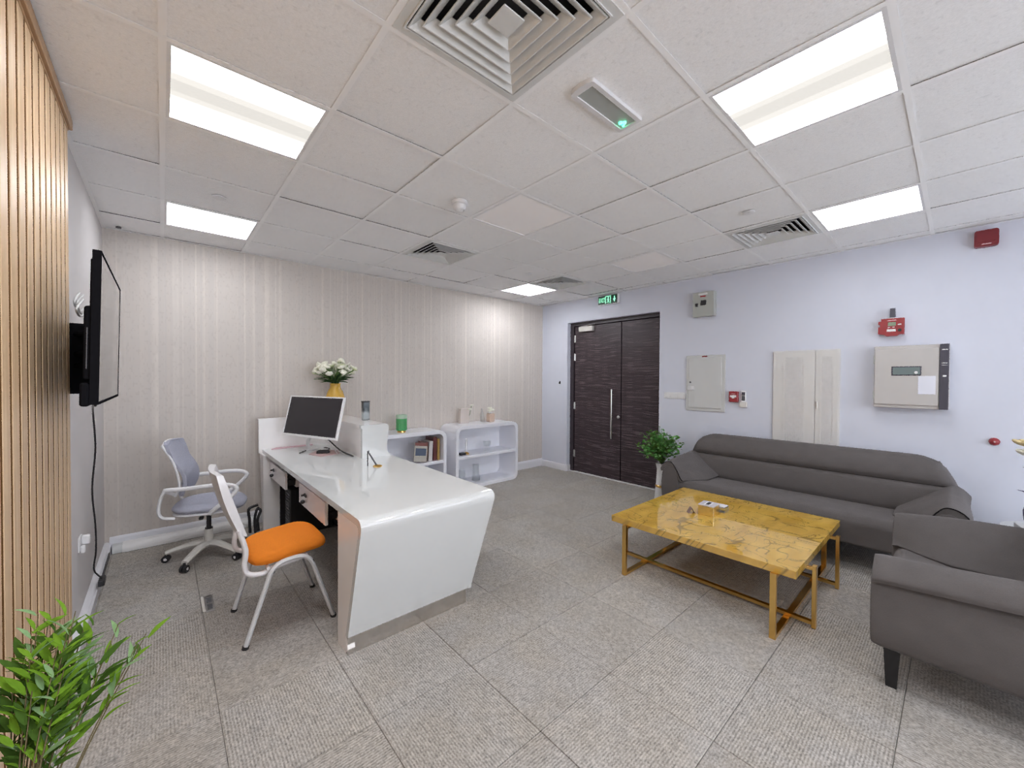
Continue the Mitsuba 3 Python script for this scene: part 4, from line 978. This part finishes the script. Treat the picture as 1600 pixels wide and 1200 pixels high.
for q, (tx_, ty_, tz_, dense, shaded) in enumerate(tgt):
    tip = np.array([tx_, ty_, tz_])
    tip[0] = max(tip[0], -.325)
    mid = base + (tip - base) * np.array([.35, .35, .55])
    pth = smoothpath([tuple(base), tuple(mid), tuple(tip)], 8)
    obj('stem', tube(pth, np.linspace(.0026, .0010, len(pth)), 5, False), M_STEM, t, smooth=True)
    n_ = 15 if dense else 8
    for w in range(n_):
        s = .72 + .28 * (w + 1) / n_ if dense else .72 + .28 * (w + 1) / n_
        i = int(s * (len(pth) - 1)); p = pth[i].copy()
        ax = pth[min(i + 1, len(pth) - 1)] - pth[max(i - 1, 0)]; ax /= np.linalg.norm(ax)
        side = np.cross(ax, (0, 0, 1)); side /= np.linalg.norm(side) + 1e-9
        d = ax * pl_r.uniform(.5, 1.1) + side * (1 if w % 2 else -1) * pl_r.uniform(.4, .9) + np.array([.10, 0, pl_r.uniform(-.1, .35)])
        L = pl_r.uniform(.036, .064)
        d /= np.linalg.norm(d)
        if p[0] + d[0] * L < -.333: d[0] = abs(d[0]) * .3
        m = xf(leaf_mesh(L, L * .29, .3, 5), aim(d, pl_r.uniform(-.9, .9), p + pl_r.normal(0, .006, 3)))
        m.vertices[:, 0] = np.maximum(m.vertices[:, 0], -.334)
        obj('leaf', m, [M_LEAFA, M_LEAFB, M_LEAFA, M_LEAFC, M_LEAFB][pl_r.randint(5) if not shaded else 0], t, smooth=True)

# ---- corner side table at the right edge
t = thing('side_table', 'white round side table in the corner behind the armchair', 'side table')
sx_, sy_ = 4.55, -.46
obj('top', lathe([(0, .455), (.235, .455), (.25, .462), (.25, .474), (.235, .480), (0, .480)], (sx_, sy_, 0), 40), M_WHITEGLOSS, t, smooth=40)
obj('pedestal', lathe([(0, .0), (.15, .0), (.15, .012), (.03, .03), (.022, .1), (.022, .42), (.06, .455), (0, .455)], (sx_, sy_, 0)), M_WHITEPL, t, smooth=40)
solo('grey_box', xf(cbox(-.075, .075, -.035, .035, 0, .045, .003), trimesh.transformations.translation_matrix((4.40, -.318, .4805)) @ rotz(.2)), M_PANELGREY, 'flat grey box on the white side table', 'box')
t = thing('purple_vase', 'dark purple vase on the side table at the right edge', 'vase')
obj('body', lathe([(0, 0), (.05, 0), (.070, .06), (.075, .12), (.06, .19), (.045, .215), (.04, .215), (.05, .18), (.03, .12), (0, .11)], (4.53, -.385, .4805)), rplastic('purple_glaze', (.045, .035, .085), .1), t, smooth=40)
t = thing('tall_flowers', 'cream and yellow flowers with dark leaves at the right edge', 'flowers')
for q, (dx, dy, z, mt) in enumerate([(-.03, .085, 1.07, M_BLOOMYEL), (.0, .07, 1.0, M_BLOOM), (.06, -.02, 1.10, M_BLOOM), (-.06, 0, 1.03, M_BLOOMYEL)]):
    p = np.array([4.50 + dx, -.40 + dy, z])
    obj('stem', tube(smoothpath([(4.53, -.385, .662), (4.53, -.385, .70), (4.52 + dx * .5, -.39 + dy * .5, .86), tuple(p)], 6), .004, 6), M_STEMG, t, smooth=True)
    obj('bloom', xf(bloom(.065, q + 5), trimesh.transformations.translation_matrix(p)), mt, t, smooth=True)
for q, (a, z, L, mt) in enumerate([(1.5, .93, .10, M_LEAFDK), (2.4, .90, .12, M_LEAFDK), (1.75, .735, .13, M_LEAFPURPLE), (.3, .74, .12, M_LEAFPURPLE)]):
    obj('leaf', xf(leaf_mesh(L, .05, .1), aim((math.cos(a), math.sin(a), .5 if z < .8 else .2), 0, (4.50, -.40, z - .03))), mt, t, smooth=True)

# ================================================================== TELEVISION
tv = thing('television', 'black flat television on a bracket on the left wall, seen almost edge-on', 'television')
TVM = trimesh.transformations.translation_matrix((-.170, 2.075, 1.405)) @ rot(-.020, (0, 1, 0)) @ np.eye(4)
TVM = trimesh.transformations.translation_matrix((-.176, 2.075, 1.405)) @ rot(.021, (0, 1, 0))
TW, TH = .865, .562
obj('screen', xf(cbox(-.010, 0, .006, TW - .006, .006, TH - .006, .001), TVM), M_BLACKGLOSS, tv, label='glossy black screen')
obj('bezel', xf(cat([box(-.022, .0015, 0, .008, 0, TH), box(-.022, .0015, TW - .008, TW, 0, TH), box(-.022, .0015, .008, TW - .008, 0, .010), box(-.022, .0015, .008, TW - .008, TH - .008, TH)]), TVM), M_TVBLACK, tv)
obj('back_case', xf(cat([cbox(-.019, -.012, .004, TW - .004, .004, TH - .006, .003), cbox(-.027, -.017, .010, TW - .01, .10, TH - .03, .004), rbox(-.042, -.016, .012, TW - .03, .09, .36, .010)]), TVM), M_TVBLACK, tv, smooth=40)
obj('port_strip', xf(cbox(-.034, -.030, .009, .013, .13, .28, .001), TVM), M_TVGREY, tv)
obj('bracket_and_shade', cat([cbox(XL + .001, XL + .02, 2.92, 3.10, 1.46, 1.775, .003), cbox(XL + .02, -.245, 2.94, 3.02, 1.42, 1.775, .01)] + [tube([(XL + .04, 2.98, z), (-.30, 2.90, z), (-.205, 2.78, z)], .016, 8) for z in (1.56, 1.62, 1.72)] + [box(-.216, -.196, 2.70, 2.86, 1.52, 1.75)]), M_TVBLACK, tv)  # bracket arms and plate; the solid dark block stands in for television shade
solo('set_top_box', xf(cbox(-.047, -.0225, -.002, .18, -.006, .080, .006), TVM), M_TVBLACK, 'black box fixed under the back of the television', 'set-top box', smooth=30)
solo('tangled_cables', cat([tube(smoothpath(pts_, 8), .0055, 6) for pts_ in [[(-0.3350, 3.1715, 1.9596), (-0.3350, 3.0419, 1.9127), (-0.3350, 3.0198, 1.8766), (-0.3350, 3.1657, 1.8618), (-0.3350, 3.3314, 1.8969)], [(-0.3230, 3.1810, 1.9524), (-0.3230, 3.0025, 1.8922), (-0.3230, 3.0211, 1.8552), (-0.3230, 3.1514, 1.8441), (-0.3230, 3.2975, 1.8758)], [(-0.3110, 3.0727, 1.9138), (-0.3110, 2.8595, 1.8392), (-0.3110, 2.9582, 1.8131), (-0.3110, 3.1381, 1.8474)]]]), M_PANELGREY, 'pale loop of cables behind the television', 'cables', smooth=True)
tcp = [(-.205, 2.34, 1.390)] + [(-0.3093, 3.4000, 1.3107), (-0.3179, 3.6000, 1.0563), (-0.3426, 3.7000, 0.7760), (-0.3342, 3.7500, 0.5312), (-0.3367, 3.8000, 0.3460), (-0.3518, 3.8600, 0.1996)]
tcp = [(max(a, XL + .008), b, c) for a, b, c in tcp] + [(XL + .06, 3.87, .122)]
solo('power_cord', tube(smoothpath(tcp, 10), .0045, 6), M_BLACK, 'thin black power cord hanging down from the television to the skirting', 'cord', smooth=True)
t = thing('wall_socket', 'white double wall socket with plugs low on the left wall', 'wall socket')
obj('plate', cbox(XL, XL + .008, 3.39, 3.50, .475, .555, .002), M_WHITEPL, t)
obj('plug', rbox(XL + .008, XL + .045, 3.45, 3.485, .50, .555, .008), M_WHITEPL, t, smooth=40)
obj('plug', rbox(XL + .008, XL + .030, 3.40, 3.43, .465, .51, .008), M_WHITEPL, t, smooth=40)

# floor outlet box
t = thing('floor_box', 'small silver outlet box set into the carpet behind the orange chair', 'floor outlet')
obj('plate', cbox(.203, .250, 3.165, 3.405, -.004, .006, .002), M_STEEL, t)
obj('socket', cat([cbox(.215, .240, 3.19 + q * .10, 3.26 + q * .10, .006, .009, .001) for q in range(2)]), M_TVGREY, t)
obj('cover_edge', cbox(.186, .203, 3.18, 3.40, 0, .010, .002), M_CREAMPL, t)

# ================================================================== WALL EQUIPMENT on the door wall (faces -x)
X = XR
def wbox(y0, y1, z0, z1, d, off=0.0, c=.003): return cbox(X - off - d, X - off, y0, y1, z0, z1, c)
# exit sign: backlit letters, running figure, arrow
t = thing('exit_sign', 'green illuminated EXIT sign with a running figure above the double door', 'exit sign')
ES = 3.60, 3.272, 2.615, 2.738
obj('housing', cbox(X - .045, X, ES[1] - .012, ES[0] + .004, ES[2] - .008, ES[3] + .006, .003), M_WHITEPL, t)
obj('face', box(X - .047, X - .0445, ES[1], ES[0], ES[2], ES[3]), M_DARKGREEN, t, label='dark green face')
GRN = {'emitter': {'type': 'area', 'radiance': rgb(.035, .52, .24)}}
def sign_xf(m, y, z):
    """local x reads to the right (towards -y), local y up, local z towards the room"""
    A = np.array([[0, 0, -1, X - .047], [-1, 0, 0, y], [0, 1, 0, z], [0, 0, 0, 1.0]])
    return xf(m, A)
tx = meshkit.text_mesh('EXIT', .060, .0015, bold=True)
tx.apply_scale((.108 / np.ptp(tx.vertices[:, 0]), 1, 1))
obj('lettering', sign_xf(tx, 3.590, 2.648), M_WHITEPL, t, label='glowing letters EXIT', **GRN)
doorway = Polygon([(0, 0), (0, .112), (.095, .112), (.095, 0), (.083, 0), (.083, .100), (.012, .100), (.012, 0)])
man = [Point(.052, .086).buffer(.010, 6), Polygon([(.040, .074), (.056, .076), (.058, .045), (.044, .042)]), Polygon([(.046, .045), (.058, .047), (.072, .026), (.066, .006), (.058, .006), (.060, .024)]), Polygon([(.044, .044), (.052, .044), (.042, .020), (.026, .012), (.024, .020), (.036, .026)]),
       Polygon([(.054, .074), (.072, .058), (.068, .052), (.052, .064)]), Polygon([(.042, .073), (.026, .060), (.030, .054), (.046, .064)])]
fig = cat([prism(p_, 0, .0015, 'z') for p_ in [doorway] + man])
obj('running_figure', sign_xf(fig, 3.474, 2.6185), M_WHITEPL, t, label='glowing running figure in a doorway', **GRN)
arrow = Polygon([(.018, .10), (.034, .10), (.034, .062), (.052, .062), (.026, .012), (0, .062), (.018, .062)])
obj('arrow', sign_xf(prism(arrow, 0, .0015, 'z'), 3.345, 2.620), M_WHITEPL, t, label='glowing down arrow', **GRN)
# small olive-grey panel
t = thing('control_panel', 'small olive grey control panel high on the wall right of the double door', 'control panel')
obj('case', wbox(1.925, 2.175, 2.272, 2.565, .075), M_PANELGREY2, t)
obj('label_strip', wbox(2.00, 2.105, 2.528, 2.550, .002, .075, .0005), M_WHITEPL, t, label='white label strip')
obj('red_label', cat([wbox(2.02, 2.085, 2.505, 2.521, .002, .075, .0005)]), M_RED, t, label='red label')
obj('window', wbox(2.015, 2.080, 2.405, 2.465, .003, .075, .001), M_BLACK, t, label='black window')
obj('switch', wbox(2.110, 2.142, 2.395, 2.435, .008, .075, .002), M_BLACK, t)
# grey distribution board door
t = thing('distribution_board', 'large grey distribution board door on the wall right of the double door', 'electrical panel')
obj('frame', cbox(X - .016, X, 1.812, 2.272, 1.128, 1.808, .003), M_PANELGREY, t)
obj('door', cbox(X - .026, X - .017, 1.848, 2.238, 1.165, 1.776, .003), M_PANELGREY, t)
obj('red_label', wbox(2.015, 2.075, 1.785, 1.800, .002, .016, .0005), M_REDDEEP, t, label='dark red label')
obj('lock', cyl((X - .032, 2.215, 1.478), (X - .026, 2.215, 1.478), .010, 14), M_TVGREY, t)
obj('handle', cat([wbox(2.165, 2.245, 1.378, 1.432, .010, .026, .003), wbox(2.17, 2.20, 1.385, 1.425, .010, .036, .003)]), M_WHITEPL, t, label='white latch')
# call point and remote
t = thing('fire_call_point', 'small square red fire call point beside the grey distribution board', 'fire call point')
obj('body', wbox(1.665, 1.760, 1.255, 1.378, .045, 0, .005), M_RED, t)
obj('break_plate', cat([wbox(1.680, 1.746, 1.312, 1.334, .002, .045, .0005), wbox(1.70, 1.728, 1.297, 1.312, .002, .045, .0005)]), M_WHITEPL, t, label='white push symbol')
obj('dark_edge', wbox(1.690, 1.735, 1.345, 1.352, .002, .045, .0005), M_PINK, t)
t = thing('remote_control', 'white air conditioner remote in its wall holder right of the red call point', 'remote control')
obj('holder', wbox(1.578, 1.652, 1.198, 1.262, .030, 0, .004), M_CREAMPL, t)
obj('body', wbox(1.590, 1.640, 1.215, 1.385, .018, .003, .004), M_WHITEPL, t)
obj('display', wbox(1.598, 1.632, 1.335, 1.370, .002, .021, .0005), M_CHARCOAL, t, label='dark display')
obj('buttons', wbox(1.598, 1.632, 1.275, 1.330, .002, .021, .0005), M_TVGREY, t)
t = thing('switch_plate', 'long white switch plate on the wall beside the double door', 'light switch')
obj('plate', wbox(2.28, 2.565, 1.262, 1.345, .008, 0, .002), M_WHITEPL, t)
for q in range(3): obj('rocker', wbox(2.295 + q * .09, 2.37 + q * .09, 1.275, 1.332, .006, .008, .002), M_WHITEPL, t)
# perforated service doors
t = thing('service_cabinet', 'cream service doors with perforated panels behind the sofa', 'cabinet')
obj('frame', cbox(X - .010, X, .765, 1.332, .12, 1.818, .002), M_CABWHITE, t)
for (y0, y1, p0_, p1_) in ((.962, 1.325, 1.066, 1.215), (.772, .958, .826, .902)):
    d = obj('door', cbox(X - .024, X - .011, y0, y1, .13, 1.810, .003), M_CABWHITE, t)
    obj('perforated_panel', box(X - .026, X - .0235, p0_, p1_, .25, 1.748), M_PERF, d, label='perforated sheet')
    obj('raised_edge', cat([box(X - .0275, X - .0235, yy - .004, yy + .004, .2, 1.755) for yy in (p0_ - .012, p1_ + .012)]), M_CABWHITE, d)
obj('handle', rbox(X - .036, X - .024, .935, .953, 1.225, 1.30, .006), M_STEEL, t, smooth=40, label='steel latch handle')
# fire alarm panel
t = thing('fire_alarm_panel', 'wide beige fire alarm control panel with a dark strip on its right side', 'alarm panel')
FX = .115
obj('case', wbox(.052, .512, 1.272, 1.818, FX - .012, 0, .004), M_BEIGEPANEL, t)
d = obj('door', wbox(.110, .508, 1.300, 1.792, .014, FX - .013, .004), M_BEIGEPANEL, t)
obj('window_frame', cat([wbox(.212, .396, 1.556, 1.636, .004, FX + .001, .003)]), M_CHARCOAL, d)
obj('window', wbox(.220, .388, 1.564, 1.628, .003, FX + .005, .001), M_LCD, d, label='grey display window')
obj('knob', cyl((X - FX - .014, .243, 1.582), (X - FX - .006, .243, 1.582), .012, 16), M_WHITEPL, d)
obj('dark_strip', wbox(.054, .107, 1.274, 1.818, .016, FX - .012, .002), M_CHARCOAL, t, label='charcoal strip with white markings')
for z, h in ((1.768, .006), (1.657, .005), (1.640, .003)): obj('marking', wbox(.062, .096, z, z + h, .001, FX + .004, .0003), M_WHITEPL, t)
obj('indicator', wbox(.068, .090, 1.545, 1.560, .003, FX + .004, .001), M_WHITEPL, t)
obj('notice', wbox(.127, .230, 1.398, 1.552, .001, FX + .0012, .0003), M_PAPERWHITE, t, label='white paper notice')
obj('hinge', cat([wbox(.508, .516, 1.66, 1.74, .012, FX - .014, .002), wbox(.508, .516, 1.34, 1.42, .012, FX - .014, .002)]), M_PANELGREY2, t)
# red detector with a black antenna
t = thing('gas_monitor', 'red alarm unit with a black antenna above the beige fire alarm panel', 'alarm unit')
rp = Polygon([(.325, 1.925), (.325, 2.068), (.475, 2.068), (.475, 2.045), (.494, 2.045), (.494, 2.02), (.482, 2.02), (.482, 1.995), (.494, 1.995), (.494, 1.935), (.455, 1.925), (.44, 1.912), (.37, 1.912), (.36, 1.925)])
obj('body', prism(rp, X - .060, X, 'x'), M_RED, t)
obj('antenna', loft([[(X - .03 + r * a, .402 + r * b, z) for a, b in ((-1, -1), (1, -1), (1, 1), (-1, 1))] for z, r in ((2.068, .019), (2.160, .016))]), M_CHARCOAL, t, label='black antenna')
obj('antenna_ring', cyl((X - .03, .402, 2.064), (X - .03, .402, 2.074), .03, 16), M_WHITEPL, t)
obj('display', wbox(.378, .430, 2.00, 2.035, .003, .060, .001), M_LCDGREEN, t, label='green grey display')
obj('label_strip', wbox(.375, .435, 2.048, 2.054, .001, .060, .0003), M_PINK, t)
obj('button', cat([wbox(.343, .366, 2.006, 2.016, .004, .060, .001), wbox(.415, .430, 1.985, 1.992, .004, .060, .001), wbox(.385, .400, 1.985, 1.992, .004, .060, .001)]), M_WHITEPL, t)
obj('label_plate', wbox(.378, .436, 1.950, 1.972, .002, .060, .0005), M_WHITEPL, t, label='white label plate')
obj('key_switch', cyl((X - .072, .352, 1.960), (X - .058, .352, 1.960), .012, 14), M_BLACK, t)
t = thing('alarm_sounder', 'dark red wall sounder high up at the right end of the white wall', 'alarm sounder')
obj('body', prism(rrect(-.193, -.066, 2.582, 2.712, .018), X - .055, X, 'x'), M_REDDEEP, t, smooth=40)
obj('grille', prism(rrect(-.180, -.079, 2.62, 2.70, .015), X - .060, X - .055, 'x'), M_REDDEEP, t)
obj('label_strip', wbox(-.155, -.105, 2.597, 2.604, .002, .055, .0005), M_PINK, t)
t = thing('red_bell', 'small round dark red alarm bell on the white wall right of the sofa', 'alarm bell')
obj('gong', lathe([(0, 0), (.030, 0), (.030, .012), (.024, .026), (.010, .034), (0, .035)], n=28).apply_transform(rot(-PI / 2, (0, 1, 0))).apply_translation((X, -.194, 1.032)), M_RED, t, smooth=40)
obj('stud', lathe([(0, .034), (.006, .034), (.005, .040), (0, .041)], n=14).apply_transform(rot(-PI / 2, (0, 1, 0))).apply_translation((X, -.194, 1.032)), M_PINK, t, smooth=40)
